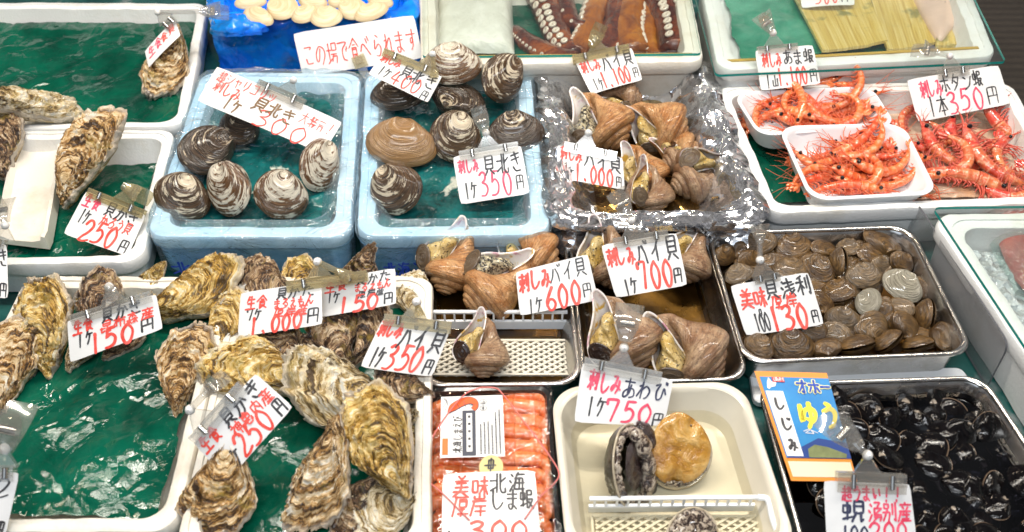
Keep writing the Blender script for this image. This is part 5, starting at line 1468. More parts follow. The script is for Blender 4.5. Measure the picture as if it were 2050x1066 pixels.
def comb_rail(o, pl, pr_, zb, zt, n, mat, bw=.0032, ret=0):
    """upright comb: two long rails and little posts"""
    A, B = P(*pl, zt)[:2], P(*pr_, zt)[:2]; d = B - A; L = np.linalg.norm(d); t = math.atan2(d[1], d[0]); Rm = np.array([[math.cos(t), -math.sin(t), 0], [math.sin(t), math.cos(t), 0], [0, 0, 1]])
    mb = MB(); m = (A + B) / 2
    mb.box([*m, zt], [L, bw * 1.5, bw], Rm); mb.box([*m, zb + (zt - zb) * .42], [L, bw * 1.2, bw * .9], Rm)
    th = (zt - zb) * .42
    mb.box([*m, zb + th / 2 - .001], [L, bw * .7, th], Rm)
    for i in range(n):
        p = A + d * (i + .5) / n
        mb.box([*p, (zt + zb + th) / 2], [bw * .85, bw * .9, zt - zb - th], Rm)
    mb.V = [v - np.array(o.location) for v in mb.V]
    return mb.build('comb_rail', mat, o, smooth=False)
g1, *_ = drain_grid('white drain grid with an upright comb rail in the steel whelk tray', [(878, 684), (1130, 684), (1146, 752), (868, 752)], .016, .0032, .0145, MT['plastic_ivory'])
comb_rail(g1, (860, 625), (1136, 625), .016, .050, 14, MT['plastic_white'])
g2, *_ = drain_grid('white drain grid with comb rail in the front of the abalone tray', [(1196, 1036), (1524, 1036), (1560, 1120), (1190, 1120)], .020, .003, .015, MT['plastic_ivory'])
comb_rail(g2, (1180, 999), (1516, 996), .020, .048, 15, MT['plastic_white'])
mb = MB()
A = P(1516, 996, .048); B = P(1566, 1090, .044)
pts = spline([A, A + np.array([.012, -.004, 0]), (A + B) / 2 + np.array([.004, 0, 0]), B], 20)
V, F = tube(pts - np.array(g2.location), .0042, 8); mb.add(V, F)
mb.build('side_rail', MT['plastic_white'], g2, sharp=0)

# ---------------------------------------------------------------- the cooked shrimp pack
qQ = quad([(846, 776), (1103, 772), (1128, 1120), (834, 1120)], .045)
V, F = loft(qQ, [(.010, 0, .01), (.004, .020, .014), (0, .044, .014), (.002, .046, .014), (.007, .045, .012), (.012, .020, .012), (.016, .006, .01)], 6, 6)
pack = tag(mk('pack_tray', V, F, MT['plastic_black'], loc=centre(V)), 'black packing tray of cooked shrimps with a clear lid and printed label', 'shrimp pack')
V, F = loft(qQ, [(-.002, .040, .014), (-.002, .047, .014), (.004, .0485, .014), (.016, .0490, .014), (.020, .056, .014), (.024, .058, .014), (.034, .0585, .014)], 6, 6)
V -= np.array(pack.location)
mk('clear_lid', V, F, MT['lid'], pack, sharp=25)
ck = [make_shrimp(np.array([(-.30, -.22, 0), (-.47, -.06, 0), (-.36, .09, 0), (-.05, .10, 0), (.25, .07, 0), (.50, .03, 0)]), MT['cooked'], MT['cooked'], MT['feeler'], 21, 6, 1.25, .1),
      make_shrimp(np.array([(-.32, -.18, 0), (-.45, -.03, 0), (-.32, .08, 0), (-.05, .07, 0), (.25, .06, 0), (.50, .04, 0)]), MT['cooked'], MT['cooked'], MT['feeler'], 22, 6, 1.25, .1)]
rs = random.Random(8)
ys = [798, 826, 852, 878, 904, 931, 960, 990, 1020, 1052]
for i, y in enumerate(ys):
    for s in (0, 1):
        x = (924 + (i % 2) * 3 if s == 0 else 1032 - (i % 2) * 3) + (y - 800) * (.02 if s else -.01)
        o = place(inst(ck[(i + s) % 2]), x, y, .029 + rs.uniform(0, .003), 140, 150, 130, 6, (0 if s == 0 else 176) + rs.uniform(-4, 4), rs.uniform(-6, 6))
        if s: o.scale = (o.scale[0], -o.scale[1], o.scale[2])
        tag(o, 'orange cooked shrimp in the left row of the black pack' if s == 0 else 'orange cooked shrimp in the right row of the black pack', 'shrimp', 'cooked shrimps in the left row of the pack' if s == 0 else 'cooked shrimps in the right row of the pack')
# ---------------------------------------------------------------- price cards and their clear clips
CARDS = {}
def card_frame(px4, zb, tilt):
    TL, TR, BR, BL = px4
    if tilt == 0:
        n = np.array([0, 0, 1.0]); pt = np.array([0, 0, zb])
    else:
        m = ((BL[0] + BR[0]) / 2, (BL[1] + BR[1]) / 2)
        pt = P(*m, zb); n = np.array([0, -math.sin(R(tilt)), math.cos(R(tilt))])
    c = [ray_plane(*p, pt, n) for p in (TL, TR, BR, BL)]
    return c, n
def card(key, px4, zb, tilt, texts, label, cat='price card', mat='card', curl=.004, name='price_card', seed=1, group=None, th=.0008, wid=.80):
    c, n = card_frame(px4, zb, tilt)
    tl, tr, br, bl = c
    H = np.linalg.norm(bl - tl); W = np.linalg.norm(tr - tl)
    def base(u, v, h=0.0):
        u = np.atleast_1d(np.asarray(u, float)); v = np.atleast_1d(np.asarray(v, float))
        U, Vv = u[:, None], v[:, None]
        p = tl * (1 - U) * (1 - Vv) + tr * U * (1 - Vv) + br * U * Vv + bl * (1 - U) * Vv
        return p + n * (h + curl * (4 * u * (1 - u) - .5) + curl * .5 * (v - .5) * np.sin(u * 3))[:, None]
    nx, ny = 13, 9
    gu, gv = np.meshgrid(np.linspace(0, 1, nx), np.linspace(1, 0, ny))
    gu = gu.ravel().copy(); gv = gv.ravel().copy()
    for a in (0, nx - 1, nx * (ny - 1), nx * ny - 1):
        gu[a] += (.014 if gu[a] < .5 else -.014) * H / W * 1.2; gv[a] += (.02 if gv[a] < .5 else -.02)
    V = np.vstack([base(gu, gv), base(gu, gv, -th)])
    k = nx * ny
    e = [i for i in range(nx)] + [nx * i + nx - 1 for i in range(1, ny)] + [nx * (ny - 1) + i for i in range(nx - 2, -1, -1)] + [nx * i for i in range(ny - 2, 0, -1)]
    F = gridf(ny, nx).tolist() + (gridf(ny, nx, flip=True) + k).tolist() + [[e[i], e[i] + k, e[(i + 1) % len(e)] + k, e[(i + 1) % len(e)]] for i in range(len(e))]
    loc = (bl + br) / 2
    o = mk(name, V, F, MT[mat], loc=loc)
    tag(o, label, cat, group)
    rnd = random.Random(seed)
    inks = {}
    for t in texts:
        s, x0, y0, x1, y1, colr, wd = t[:7]; rise = t[7] if len(t) > 7 else 0
        mb = inks.setdefault(colr, MB())
        letter(mb, base, n, s, x0, y0, x1, y1, wd * .001 * wid, rise, .10, rnd)
    for colr, mb in inks.items():
        if not mb.V: continue
        mb.V = [v - loc for v in mb.V]
        mb.build('lettering', MT[colr], o, smooth=False)
    CARDS[key] = dict(o=o, pos=base, n=n, W=W, H=H)
    return o
def clip(key, u0, u1, label, clampxy=None, neck=.5, y='clear', sh=.016, over=.55, edge=0.0, csize=1.0, clamp_at_ball=False):
    C = CARDS[key]; n = C['n']; pos = C['pos']
    a, b = pos(u0, edge)[0], pos(u1, edge)[0]
    ex = (b - a); L = np.linalg.norm(ex); ex /= L; ey = np.cross(n, ex)
    m = (a + b) / 2 + ey * sh * (.5 - over)
    o = thing('card_clip', label, 'card clip', m, 'clear plastic card clips')
    Rm = np.column_stack([ex, ey, n])
    def put(mb): mb.V = [v @ Rm.T for v in mb.V]; return mb
    c = .005; csize *= .78
    mb = MB(); mb.box([0, 0, c], [L, sh, .0016]); mb.box([0, sh * .42, c * .2], [L, sh * .16, .007]); mb.box([0, 0, -c * .9], [L, sh, .0014]); mb.box([0, -sh * .08, c + .0016], [L, sh * .1, .0016])
    put(mb).build('holder_strip', MT[y], o, smooth=False)
    for s in (-.28, .28):
        mb = MB(); V, F = tube(np.array([[s * L, -sh * .25, c + .002], [s * L, sh * .45, c + .002]]), .0032, 10); mb.add(V, F)
        put(mb).build('rivet', MT['rivet'], o, sharp=40)
    nx = (neck - .5) * L
    nh = .016
    mb = MB()
    w0, w1 = .016, .005
    pts = [(nx - w0, sh * .5), (nx + w0, sh * .5), (nx + w1, sh * .5 + nh), (nx - w1, sh * .5 + nh)]
    Vn = np.array([(x, y_, c - .003) for x, y_ in pts] + [(x, y_, c + .003) for x, y_ in pts])
    mb.add(Vn, [[3, 2, 1, 0], [4, 5, 6, 7], [0, 1, 5, 4], [1, 2, 6, 5], [2, 3, 7, 6], [3, 0, 4, 7]])
    put(mb).build('neck', MT[y], o, smooth=False)
    V, F = lathe([(0.0005, -.0065), (.004, -.005), (.0062, 0), (.004, .005), (.0005, .0065)], 14)
    ballp = np.array([nx, sh * .5 + nh + .004, c])
    mk('ball_joint', (V + ballp) @ Rm.T, F, MT['ball'], o, sharp=0)
    if clampxy:
        tgt = ray_plane(*clampxy, m + n * .006, n) - m
        tl = tgt @ Rm
        d = tl - ballp; d[2] = 0; dl = np.linalg.norm(d); d /= dl; e = np.array([-d[1], d[0], 0])
        mb = MB()
        k = csize
        V, F = tube(np.array([ballp, ballp + d * max(.004, dl - .018 * k)]), .0042, 8); mb.add(V, F)
        ctr = ballp + d * dl
        for s in (1, -1):
            rows = []
            for i in range(9):
                t = i / 8
                wd = (.007 + .0065 * math.sin(t * 2.4) + .003 * t) * k
                hz = s * (.0035 + .012 * (t - .25) ** 2 * 3) + c * 0
                pc = ballp + d * (dl - .022 * k + .046 * k * t)
                for j in range(5):
                    q = j / 4 * 2 - 1
                    rows.append(pc + e * wd * q + np.array([0, 0, hz + s * .003 * (1 - q * q)]))
            mb.add(np.array(rows), gridf(9, 5))
            mb.add(np.array(rows) + np.array([0, 0, .0014]), gridf(9, 5))
        put(mb).build('clamp', MT[y], o, sharp=40)
        mb = MB(); V, F = tube(np.array([ctr - e * .0085 * k, ctr + e * .0085 * k]), .0045 * k, 10); mb.add(V, F)
        put(mb).build('spring', MT['rivet'], o, sharp=40)
    return o

card('A', [(289, 103), (348, 39), (361, 71), (297, 136)], .110, 50, [('生食', .08, .1, .55, .6, 'pink', 2.2), ('食貝', .5, .12, .95, .55, 'red', 2.2)], 'small card with red writing seen from the side, in the back left box')
card('eat', [(586, 67), (828, 30), (847, 117), (606, 154)], .060, 58, [('この場で食べられます', .04, .34, .98, .80, 'red', 2.6, -.02)], 'wide white card saying it can be eaten on the spot, against the blue bag', seed=4)
card('400', [(767, 105), (885, 153), (856, 206), (737, 148)], .130, 46, [('刺しみ', .02, .02, .36, .34, 'red', 2.8), ('貝北き', .38, .10, .97, .56, 'black', 3.2), ('1ケ', .08, .50, .30, .86, 'black', 2.6), ('400', .32, .42, .80, .92, 'red', 3.2), ('円', .84, .66, .97, .98, 'black', 2.2)], 'tilted white card priced 400 over the clams by the foil', seed=5)
card('300', [(434, 132), (685, 244), (646, 308), (394, 202)], .118, 42, [('超シャリコリッ', .04, .04, .50, .32, 'red', 2.0), ('刺しみ', .05, .30, .27, .60, 'red', 2.5), ('1ケ', .17, .60, .32, .92, 'brown', 3.6), ('貝北き', .36, .28, .70, .62, 'brown', 3.6, .04), ('300', .42, .56, .84, 1.0, 'red', 3.0), ('大特貫!', .72, .18, .98, .48, 'red', 1.7)], 'longest tilted white card priced 300 over the left blue box', seed=6)
card('350m', [(906, 314), (1043, 291), (1061, 388), (922, 410)], .080, 46, [('刺しみ', .05, .12, .36, .38, 'pink', 3.0), ('貝北き', .40, .12, .97, .50, 'black', 3.4), ('1ケ', .06, .60, .28, .92, 'black', 2.8), ('350', .30, .44, .78, .92, 'pink', 4.0), ('円', .82, .58, .97, .88, 'black', 2.4)], 'white card priced 350 clipped in front of the black clam, middle blue box', seed=7)
card('1100', [(1149, 119), (1265, 95), (1287, 160), (1184, 189)], .095, 44, [('刺しみ', .04, .12, .38, .42, 'red', 3.0), ('バイ貝', .38, .05, .97, .48, 'black', 3.4), ('1ケ', .10, .64, .30, .95, 'black', 2.4), ('1.100', .26, .50, .82, .94, 'red', 3.8), ('円', .86, .56, .98, .86, 'black', 2.2)], 'white card priced 1.100 at the back of the foil tray', seed=8)
card('1000', [(1116, 290), (1247, 316), (1251, 381), (1116, 356)], .070, 44, [('刺しみ', .04, .02, .38, .40, 'red', 3.4), ('バイ貝', .38, .04, .97, .50, 'black', 3.4), ('1ケ', .06, .60, .25, .96, 'black', 2.6), ('1.000', .24, .46, .84, .96, 'red', 4.2), ('円', .86, .62, .97, .94, 'black', 2.2)], 'white card priced 1.000 leaning in the front left of the foil tray', seed=9)
card('amaebi', [(1512, 101), (1628, 90), (1644, 168), (1524, 182)], .100, 52, [('刺しみ', .08, .10, .42, .44, 'red', 2.8), ('あま蝦', .42, .08, .97, .42, 'black', 2.8), ('1山', .08, .64, .30, .96, 'black', 2.6), ('1.100', .28, .52, .80, .94, 'red', 3.4), ('円', .82, .56, .98, .90, 'black', 2.2)], 'white card standing behind the rear shrimp tray, foot hidden by shrimps', seed=10)
card('botan', [(1816, 160), (2000, 130), (2024, 208), (1839, 245)], .070, 48, [('刺しみ', .10, .10, .34, .48, 'pink', 3.2), ('ボタン蝦', .32, .06, .78, .44, 'black', 3.0), ('1本', .12, .50, .34, .96, 'black', 3.0), ('350', .34, .44, .74, .94, 'pink', 4.2), ('円', .76, .46, .92, .90, 'black', 2.6)], 'wide white card priced 350 over the big shrimps on ice', seed=11)
card('kelp', [(1598, -42), (1706, -52), (1712, 10), (1606, 16)], .088, 30, [('500', .24, .30, .70, .90, 'red', 3.4), ('円', .74, .40, .90, .90, 'black', 2.6)], 'white card priced 500 lying on the kelp, cut by the top edge', seed=12)
card('250b', [(171, 382), (291, 430), (255, 513), (125, 468)], .062, 40, [('生食', .04, .02, .32, .30, 'pink', 3.2), ('貝かき', .40, .04, .94, .34, 'black', 3.0), ('1ケ', .08, .36, .26, .66, 'black', 2.6), ('かろう貝', .42, .32, .90, .56, 'red', 2.4), ('250', .22, .52, .78, .98, 'red', 4.6), ('円', .82, .66, .97, .96, 'black', 2.6)], 'tilted white card priced 250 in the green film box with the foam trough', seed=13)
card('150c', [(133, 643), (311, 589), (325, 659), (139, 727)], .086, 44, [('生食', .06, .08, .30, .38, 'red', 3.6), ('貝かき', .38, .00, .84, .34, 'black', 3.4), ('昆布森産', .36, .30, .94, .56, 'red', 2.8), ('1ケ', .08, .42, .28, .72, 'black', 3.0), ('150', .20, .52, .74, .98, 'red', 5.2), ('円', .76, .56, .94, .90, 'black', 3.2)], 'white card priced 150 clipped over the front left oysters', seed=14)
card('1000d', [(481, 587), (643, 563), (645, 650), (475, 675)], .092, 44, [('生食', .06, .14, .34, .42, 'red', 2.8), ('貝かた', .44, .04, .92, .28, 'black', 2.6), ('まるえもん', .42, .28, .90, .48, 'red', 2.4), ('厚岸産', .42, .48, .84, .70, 'red', 2.4), ('7ケ', .08, .42, .28, .66, 'black', 2.6), ('1.000', .12, .62, .78, .98, 'red', 4.6), ('円', .80, .56, .98, .90, 'black', 2.8)], 'white card priced 1.000 over the oysters, left one of the joined pair', seed=15)
card('150d', [(644, 562), (791, 537), (793, 609), (641, 636)], .095, 44, [('生食', .04, .10, .36, .36, 'red', 3.0), ('貝かた', .46, .04, .94, .30, 'black', 2.4), ('まるえもん', .44, .26, .94, .48, 'red', 2.2), ('厚岸産', .50, .46, .86, .66, 'black', 2.0), ('1ケ', .06, .38, .26, .66, 'black', 2.6), ('150', .20, .58, .80, .98, 'red', 4.8), ('円', .82, .62, .97, .92, 'black', 2.6)], 'white card priced 150 over the oysters, right one of the joined pair', seed=16)
card('250d', [(387, 889), (510, 748), (586, 816), (455, 964)], .110, 44, [('生食', .02, .02, .30, .32, 'red', 3.4), ('貝かき', .38, .02, .94, .34, 'black', 3.6), ('神恵内産', .38, .32, .96, .58, 'red', 2.6), ('1ケ', .06, .66, .30, .96, 'black', 3.6), ('250', .28, .52, .80, .96, 'red', 4.4), ('円', .84, .62, .98, .96, 'black', 3.4)], 'steeply tilted white card priced 250 at the left of the oyster heap', seed=17)
card('350l', [(766, 638), (903, 656), (865, 755), (720, 735)], .085, 44, [('刺しみ', .02, .02, .36, .34, 'red', 3.6), ('バイ貝', .34, .06, .98, .52, 'black', 3.6), ('1ケ', .06, .56, .28, .94, 'black', 3.2), ('350', .26, .46, .80, .94, 'red', 4.4), ('円', .82, .66, .97, .96, 'black', 2.8)], 'white card priced 350 overlapping the left rim of the upright steel tray', seed=18)
card('600', [(1032, 545), (1177, 509), (1198, 601), (1041, 633)], .066, 44, [('刺しみ', .02, .08, .46, .48, 'red', 4.0), ('バイ貝', .44, .06, .94, .42, 'black', 2.4), ('1ケ', .10, .68, .30, .98, 'black', 2.6), ('600', .32, .50, .82, .98, 'red', 5.0), ('円', .82, .58, .97, .88, 'black', 2.2)], 'white card priced 600 bridging the two upright steel trays', seed=19)
card('700', [(1203, 491), (1355, 466), (1377, 571), (1233, 597)], .070, 44, [('刺しみ', .02, .10, .40, .42, 'red', 3.8), ('バイ貝', .40, .04, .97, .46, 'black', 3.6), ('1ケ', .12, .70, .34, .98, 'black', 3.2), ('700', .36, .44, .84, .92, 'red', 5.0), ('円', .82, .64, .97, .92, 'black', 3.0)], 'white card priced 700 standing over the steel tray of big whelks', seed=20)
card('130', [(1462, 572), (1619, 545), (1651, 650), (1494, 673)], .060, 44, [('美味', .06, .12, .40, .48, 'red', 3.8), ('貝浅利', .38, .04, .97, .38, 'black', 3.4), ('厚岸', .42, .32, .76, .58, 'red', 3.2), ('100', .14, .62, .34, .95, 'black', 2.8), ('g', .22, .50, .30, .66, 'black', 2.2), ('130', .32, .54, .84, .98, 'red', 5.4), ('円', .86, .68, .98, .92, 'black', 2.4)], 'white card priced 130 per 100 g over the asari clams', seed=21)
card('750', [(1166, 726), (1349, 761), (1330, 853), (1149, 846)], .074, 44, [('刺しみ', .08, .10, .46, .44, 'pink', 3.6), ('あわび', .46, .10, .97, .46, 'navy', 2.8), ('1ケ', .10, .56, .32, .88, 'black', 2.8), ('750', .30, .56, .84, .94, 'pink', 4.2), ('円', .84, .72, .99, 1.0, 'black', 2.4)], 'white card priced 750 at the back of the abalone tray', seed=22)
card('2000', [(1650, 963), (1823, 970), (1836, 1076), (1656, 1078)], .074, 44, [('超うまい!!', .18, .06, .88, .32, 'pink', 2.8), ('蜆', .16, .34, .44, .70, 'navy', 3.6), ('湧別産', .46, .36, .97, .70, 'pink', 3.0), ('100', .14, .78, .46, 1.0, 'navy', 3.0), ('200', .44, .72, .92, 1.02, 'pink', 3.6)], 'white card standing in the tray of black shijimi clams', seed=23)
card('edge1', [(-62, 478), (12, 490), (15, 598), (-60, 590)], .075, 44, [('円', .78, .70, 1.0, .96, 'black', 2.6), ('き', .80, .10, 1.0, .38, 'black', 2.8)], 'white card cut by the left edge between the two left boxes', seed=24)
card('edge2', [(-62, 945), (37, 947), (8, 1078), (-72, 1078)], .075, 44, [('2', .56, .08, .90, .36, 'black', 3.0), ('円', .70, .72, .97, .98, 'black', 3.4)], 'white card cut by the bottom left corner on the green film', seed=25)

clip('A', .72, 1.02, 'clear round ended clip on the back left box corner', (424, 20), csize=1.15)
clip('400', .0, .92, 'yellowed clear clip along the top of the 400 card', (870, 148), .8, 'clear_y', .014, .5, csize=.6)
clip('300', .33, .70, 'clear clip along the top of the long 300 card', None, .62, 'clear', .018)
clip('350m', .10, .96, 'clear clip with upright clamp above the 350 clam card', (965, 243), .50, 'clear', .016, .6)
clip('1100', -.02, .95, 'clear clip with dirty strip at the back of the foil tray', (1192, 76), .45, 'clear_y', .015, .55)
clip('1000', .10, .90, 'clear clip on the 1.000 card inside the foil tray', None, .40, 'clear', .015)
clip('amaebi', .04, .72, 'clear clip with clamp on the amaebi card under the glass corner', (1535, 47), .40, 'clear', .012)
clip('botan', .32, .66, 'clear clip with clamp on the botan shrimp card', (1858, 102), .45, 'clear', .016)
clip('250b', .05, .98, 'clear clip on the tilted 250 card by the big oyster', (268, 384), .62, 'clear_y', .014)
clip('150c', .06, .96, 'clear clip on the 150 card of the front left oysters', (226, 588), .55, 'clear', .015, .6, csize=.8)
clip('1000d', .58, 1.55, 'yellowed clear clip joining the two oyster cards', (690, 550), .42, 'clear_y', .015, .6, csize=.7)
clip('250d', .02, .82, 'clear clip along the slanting top of the tilted 250 card', (424, 774), .30, 'clear', .017, .5, csize=.8)
clip('350l', .02, 1.0, 'clear clip with dirty strip on the whelk 350 card', (838, 622), .45, 'clear_y', .015, .55, csize=.4)
clip('700', .16, .88, 'clear clip with tall clamp above the 700 card in front of the foil', (1246, 408), .38, 'clear', .015, .55, csize=1.1)
clip('130', .30, .62, 'slim clear clip with a long stem on the asari card', (1521, 470), .35, 'clear', .012, .4, csize=.7)
clip('750', .02, .86, 'clear clip with big clamp above the abalone card', (1256, 648), .46, 'clear', .016, .55, csize=1.3)
clip('2000', .14, .94, 'clear clip with wide clamp over the blue poster', (1690, 868), .42, 'clear', .022, .5, csize=1.3)
clip('edge1', .4, .98, 'clear clip on the cut card at the left edge', (4, 420), .9, 'clear', .014)
clip('edge2', .3, .92, 'clear clip on the cut card at bottom left', (16, 862), .7, 'clear', .016, csize=1.5)

# standing clip below the eat-here card
o = thing('card_clip', 'yellowed clear clip holding the bottom of the wide eat-here card', 'card clip', P(730, 140, .06), 'clear plastic card clips')
a, b = ray_plane(716, 112, P(726, 140, .06), np.array([0, -.8, .6])), ray_plane(742, 178, P(726, 140, .06), np.array([0, -.8, .6]))
d = b - a; Ld = np.linalg.norm(d); d /= Ld; nn = np.array([0, -.8, .6]); e = np.cross(nn, d)
Rm = np.column_stack([e, d, nn])
mb = MB(); mb.box([0, Ld * .18, .004], [.024, Ld * .36, .006]); mb.box([0, Ld * .14, .009], [.014, Ld * .2, .006])
mb.V = [v @ Rm.T + a - np.array(o.location) for v in mb.V]; mb.build('jaw', MT['clear_y'], o, smooth=False)
mb = MB(); mb.box([0, Ld * .66, .003], [.016, Ld * .60, .005]); mb.box([0, Ld * .66, .008], [.009, Ld * .3, .005]); mb.box([0, Ld * .98, .004], [.024, .012, .008])
mb.V = [v @ Rm.T + a - np.array(o.location) for v in mb.V]; mb.build('stem', MT['clear'], o, smooth=False)

# ---------------------------------------------------------------- printed label, sticker, card and band on the shrimp pack
def flat_parts(px4, z, o, tilt=0):
    c, n = card_frame(px4, z, tilt)
    tl, tr, br, bl = c; loc = np.array(o.location) if o else (bl + br) / 2
    def pos(u, v, h=0.0):
        u = np.atleast_1d(np.asarray(u, float)); v = np.atleast_1d(np.asarray(v, float)); U, Vv = u[:, None], v[:, None]
        return tl * (1 - U) * (1 - Vv) + tr * U * (1 - Vv) + br * U * Vv + bl * (1 - U) * Vv + n * h
    def poly(name, pts, h, mat, par=o):
        pts = np.array(pts, float)
        V = pos(pts[:, 0], pts[:, 1], h); k = len(V)
        Vb = V - n * .0003
        A = sum(pts[i][0] * pts[(i + 1) % k][1] - pts[(i + 1) % k][0] * pts[i][1] for i in range(k))
        f = list(range(k)) if A < 0 else list(range(k))[::-1]
        F = [f, [x + k for x in f[::-1]]] + [[f[i], f[i] + k, f[(i + 1) % k] + k, f[(i + 1) % k]] for i in range(k)]
        return mk(name, np.vstack([V, Vb]) - (np.array(par.location) if par else 0), F, mat, par, smooth=False)
    return pos, n, poly
def rect(x0, y0, x1, y1): return [(x0, y0), (x1, y0), (x1, y1), (x0, y1)]
pl4 = [(883, 795), (1006, 791), (1011, 914), (881, 917)]
pos, n, poly = flat_parts(pl4, .0600, pack)
poly('printed_label', rect(0, 0, 1, 1), 0, MT['card'])
lk = MB()
ink_grey = simple('grey_print', (.16, .16, .17), .5); ink_dark = simple('slate_print', (.05, .055, .08), .5)
poly('label_panel', rect(.345, .25, .555, .98), .0006, ink_dark)
poly('label_panel_window', rect(.41, .30, .50, .92), .0011, MT['card'])
poly('label_block', rect(.03, .70, .12, .96), .0006, simple('orange_print', (.80, .17, .03), .5))
# vertical product name
lb = MB()
for i, ch in enumerate('北海しまえび'[::-1]):
    def pv(u, v, i=i): return pos(.20 + .13 * np.asarray(v), .94 - .10 * (5 - i) - .095 * np.asarray(u))
    letter(lb, pv, n, ch, 0, 0, 1, 1, .0013, m=0)
for cx, n_ in ((.62, 20), (.68, 22), (.74, 22), (.80, 20), (.86, 28), (.92, 30)):
    y = .96
    for k in range(n_):
        L = random.uniform(.010, .018)
        V = pos([cx, cx + .028, cx + .028, cx], [y, y, y - L, y - L], .0006)
        lb.add(V, [[0, 1, 2, 3]]); y -= L + .010
for i in range(5):
    V = pos([.435, .475, .475, .435], [.86 - i * .12, .86 - i * .12, .82 - i * .12, .82 - i * .12], .0014); lb.add(V, [[0, 1, 2, 3]])
for (cx, cy) in ((.68, .11), (.68, .22)):
    a = np.linspace(0, 6.2832, 21)
    for i in range(20):
        for r0, r1 in ((.050, .058),):
            u_ = [cx + r0 * math.cos(a[i]), cx + r1 * math.cos(a[i]), cx + r1 * math.cos(a[i + 1]), cx + r0 * math.cos(a[i + 1])]
            v_ = [cy + r0 * .8 * math.sin(a[i]), cy + r1 * .8 * math.sin(a[i]), cy + r1 * .8 * math.sin(a[i + 1]), cy + r0 * .8 * math.sin(a[i + 1])]
            lb.add(pos(u_, v_, .0006), [[0, 1, 2, 3]])
    letter(lb, pos, n, '山' if cy < .15 else '本', cx - .03, cy - .03, cx + .03, cy + .03, .0008)
lb.V = [v - np.array(pack.location) for v in lb.V]
lb.build('label_printing', MT['black'], pack, smooth=False)
# printed shrimp picture
sp2 = spline([(.12, .28), (.20, .19), (.32, .12), (.45, .08), (.54, .11), (.56, .18), (.52, .24)], 24)
wd = np.interp(np.linspace(0, 1, 24), [0, .15, .4, .8, 1], [.01, .06, .06, .04, .035])
dT = np.gradient(sp2, axis=0); dT /= np.linalg.norm(dT, axis=1)[:, None]; nn2 = np.stack([-dT[:, 1], dT[:, 0]], 1)
outl = np.vstack([sp2 + nn2 * wd[:, None], (sp2 - nn2 * wd[:, None])[::-1]])
dk = np.vstack([sp2 + nn2 * (wd + .010)[:, None], (sp2 - nn2 * (wd + .010)[:, None])[::-1]])
poly('printed_shrimp_outline', dk, .0006, ink_dark)
poly('printed_shrimp', outl, .0011, simple('red_orange_print', (.78, .11, .02), .5))
mb = MB()
for k in range(6, 21, 3):
    p = sp2[k]; q = p + nn2[k] * (wd[k] + .04)
    r = ribbon(pos([p[0], q[0]], [p[1], q[1]], .0006), n, .0007, k)
    mb.add(*r)
for yv in ((.05, .02, .30), (.03, .04, .20)):
    w_ = np.linspace(0, 1, 12)
    r = ribbon(pos(yv[0] + .04 * np.sin(w_ * 5) + .06 * w_, yv[1] + (yv[2] - yv[1]) * w_, .0008), n, .0006, 3); mb.add(*r)
mb.V = [v - np.array(pack.location) for v in mb.V]
mb.build('printed_feelers', ink_dark, pack, smooth=False)
# round gold sticker
cs = [(959, 913), (1007, 911), (1008, 958), (959, 960)]
pos, n, poly = flat_parts(cs, .0600, pack)
a = np.linspace(0, 6.2832, 33)[:-1]
poly('round_sticker', np.column_stack([.5 + .5 * np.cos(a), .5 + .5 * np.sin(a)]), .0006, simple('pale_gold_sticker', (.66, .56, .24), .35))
mb = MB(); letter(mb, pos, n, '中', .22, .18, .78, .80, .0022)
mb.V = [v + n * .0010 - np.array(pack.location) for v in mb.V]; mb.build('sticker_mark', MT['black'], pack, smooth=False)
card('pack', [(886, 949), (1071, 941), (1083, 1092), (884, 1094)], .0625, 0, [('美味', .10, .06, .50, .34, 'red', 3.8), ('厚岸', .10, .32, .48, .62, 'red', 3.6), ('北海', .50, .04, .90, .30, 'black', 3.2), ('しま蝦', .50, .26, .97, .52, 'black', 3.2), ('1', .04, .80, .10, 1.0, 'black', 3.4), ('300', .24, .68, .92, .92, 'red', 4.6)], 'white card priced 300 lying on the cooked shrimp pack', curl=.001, seed=30)
zb_ = .0650
bandpts = [(884, 848), (842, 932), (848, 950), (887, 991), (940, 1040)]
r1 = spline([P(x, y, zb_) for x, y in [(962, 776), (928, 792), (884, 846), (850, 906), (841, 934), (856, 962), (890, 992), (940, 1042)]], 50)
r2 = spline([P(x, y, zb_) for x, y in [(962, 776), (990, 777), (1006, 789), (1052, 848), (1098, 910), (1119, 948), (1106, 972), (1083, 994), (1050, 1040)]], 50)
mb = MB()
for r in (r1, r2):
    V, F = tube(r, .0010, 6); mb.add(V, F)
o = mb.build('rubber_band', simple('pink_rubber', (.62, .16, .14), .4), loc=r1[0], sharp=0)
tag(o, 'thin pink rubber band stretched over the shrimp pack', 'rubber band')

# ---------------------------------------------------------------- poster card in the shijimi tray
pt4 = [(1510, 743), (1655, 747), (1717, 965), (1584, 963)]
orange = simple('poster_orange', (.80, .27, .03), .35, Coat_Weight=.3)
c, n = card_frame(pt4, .060, 16)
ctr = sum(c) / 4
poster = thing('poster_card', 'blue and orange printed poster card leaning on the shijimi tray rim', 'poster card', (c[2] + c[3]) / 2)
pos, n, poly = flat_parts(pt4, .060, poster, 16)
poly('sheet', rect(0, 0, 1, 1), 0, orange)
g = G('poster_blue'); o_ = g.obj(); nz = g.noise(o_, 26, 4, .6)
pblue = g.end(g.pb(g.mix(nz, (.005, .14, .46), (.05, .34, .66)), .3, Coat_Weight=.3))
poly('sea_print', rect(.045, .055, 1.0, .80), .0006, pblue)
poly('ivory_strip', rect(.045, .83, .97, .965), .0006, simple('poster_ivory', (.74, .66, .47), .45))
poly('blue_foot', [(.60, .62), (1.0, .66), (1.0, .80), (.05, .80), (.25, .72)], .0010, simple('poster_deep_blue', (.01, .05, .25), .35))
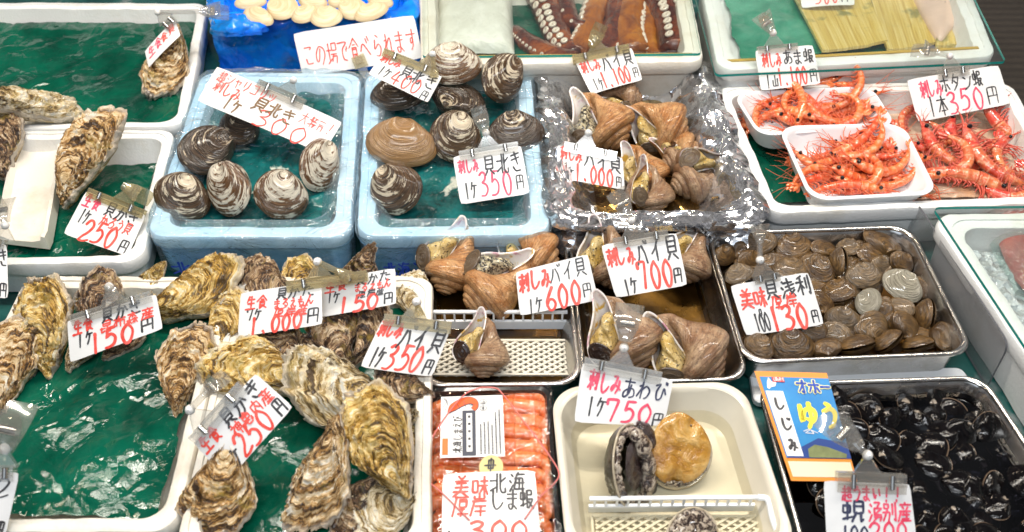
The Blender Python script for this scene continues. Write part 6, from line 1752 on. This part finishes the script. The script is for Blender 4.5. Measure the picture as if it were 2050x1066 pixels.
poly('land_print', [(.40, .72), (.52, .68), (.70, .70), (.95, .76), (.93, .795), (.38, .795)], .0014, simple('poster_land', (.17, .20, .075), .45, .4, 50))
poly('white_panel', rect(.06, .19, .305, .785), .0012, MT['card'])
mb = MB()
for i, ch in enumerate('しじみ'):
    letter(mb, pos, n, ch, .11, .26 + i * .185, .27, .36 + i * .185, .0030)
mb.V = [v + n * .0012 - np.array(poster.location) for v in mb.V]; mb.build('lettering', MT['black'], poster, smooth=False)
yel = simple('poster_yellow', (.86, .72, .05), .4)
mb = MB(); letter(mb, pos, n, 'ゆう', .42, .31, .99, .53, .0058)
mb.V = [v + n * .0009 - np.array(poster.location) for v in mb.V]; mb.build('lettering', yel, poster, smooth=False)
mb = MB(); letter(mb, pos, n, 'オホー', .50, .08, 1.0, .20, .0052, rnd=random.Random(2))
mb.V = [v + n * .0009 - np.array(poster.location) for v in mb.V]; mb.build('lettering_outline', simple('poster_pale_yellow', (.84, .78, .36), .4), poster, smooth=False)
mb = MB(); letter(mb, pos, n, 'オホー', .50, .08, 1.0, .20, .0026, rnd=random.Random(2))
mb.V = [v + n * .0018 - np.array(poster.location) for v in mb.V]; mb.build('lettering', simple('poster_royal_blue', (.01, .06, .42), .4), poster, smooth=False)
poly('island_shape', [(.10, .16), (.12, .11), (.16, .06), (.19, .10), (.25, .11), (.22, .145), (.155, .155), (.12, .175)], .0012, MT['card'])
poly('red_stamp', rect(.205, .06, .37, .105), .0016, simple('poster_red', (.66, .03, .035), .4))
mb = MB(); letter(mb, pos, n, '湧別', .21, .065, .365, .10, .0007)
mb.V = [v + n * .0016 - np.array(poster.location) for v in mb.V]; mb.build('stamp_lettering', MT['card'], poster, smooth=False)
mb = MB()
for st in ([(.42, .56), (.50, .54), (.62, .575)], [(.44, .575), (.52, .545), (.56, .58), (.44, .575)]):
    st = np.array(st); mb.add(*ribbon(pos(st[:, 0], st[:, 1], .0010), n, .0009, 2))
mb.V = [v - np.array(poster.location) for v in mb.V]; mb.build('boat_print', MT['card'], poster, smooth=False)
if not SK.parent: bpy.data.objects.remove(SK)
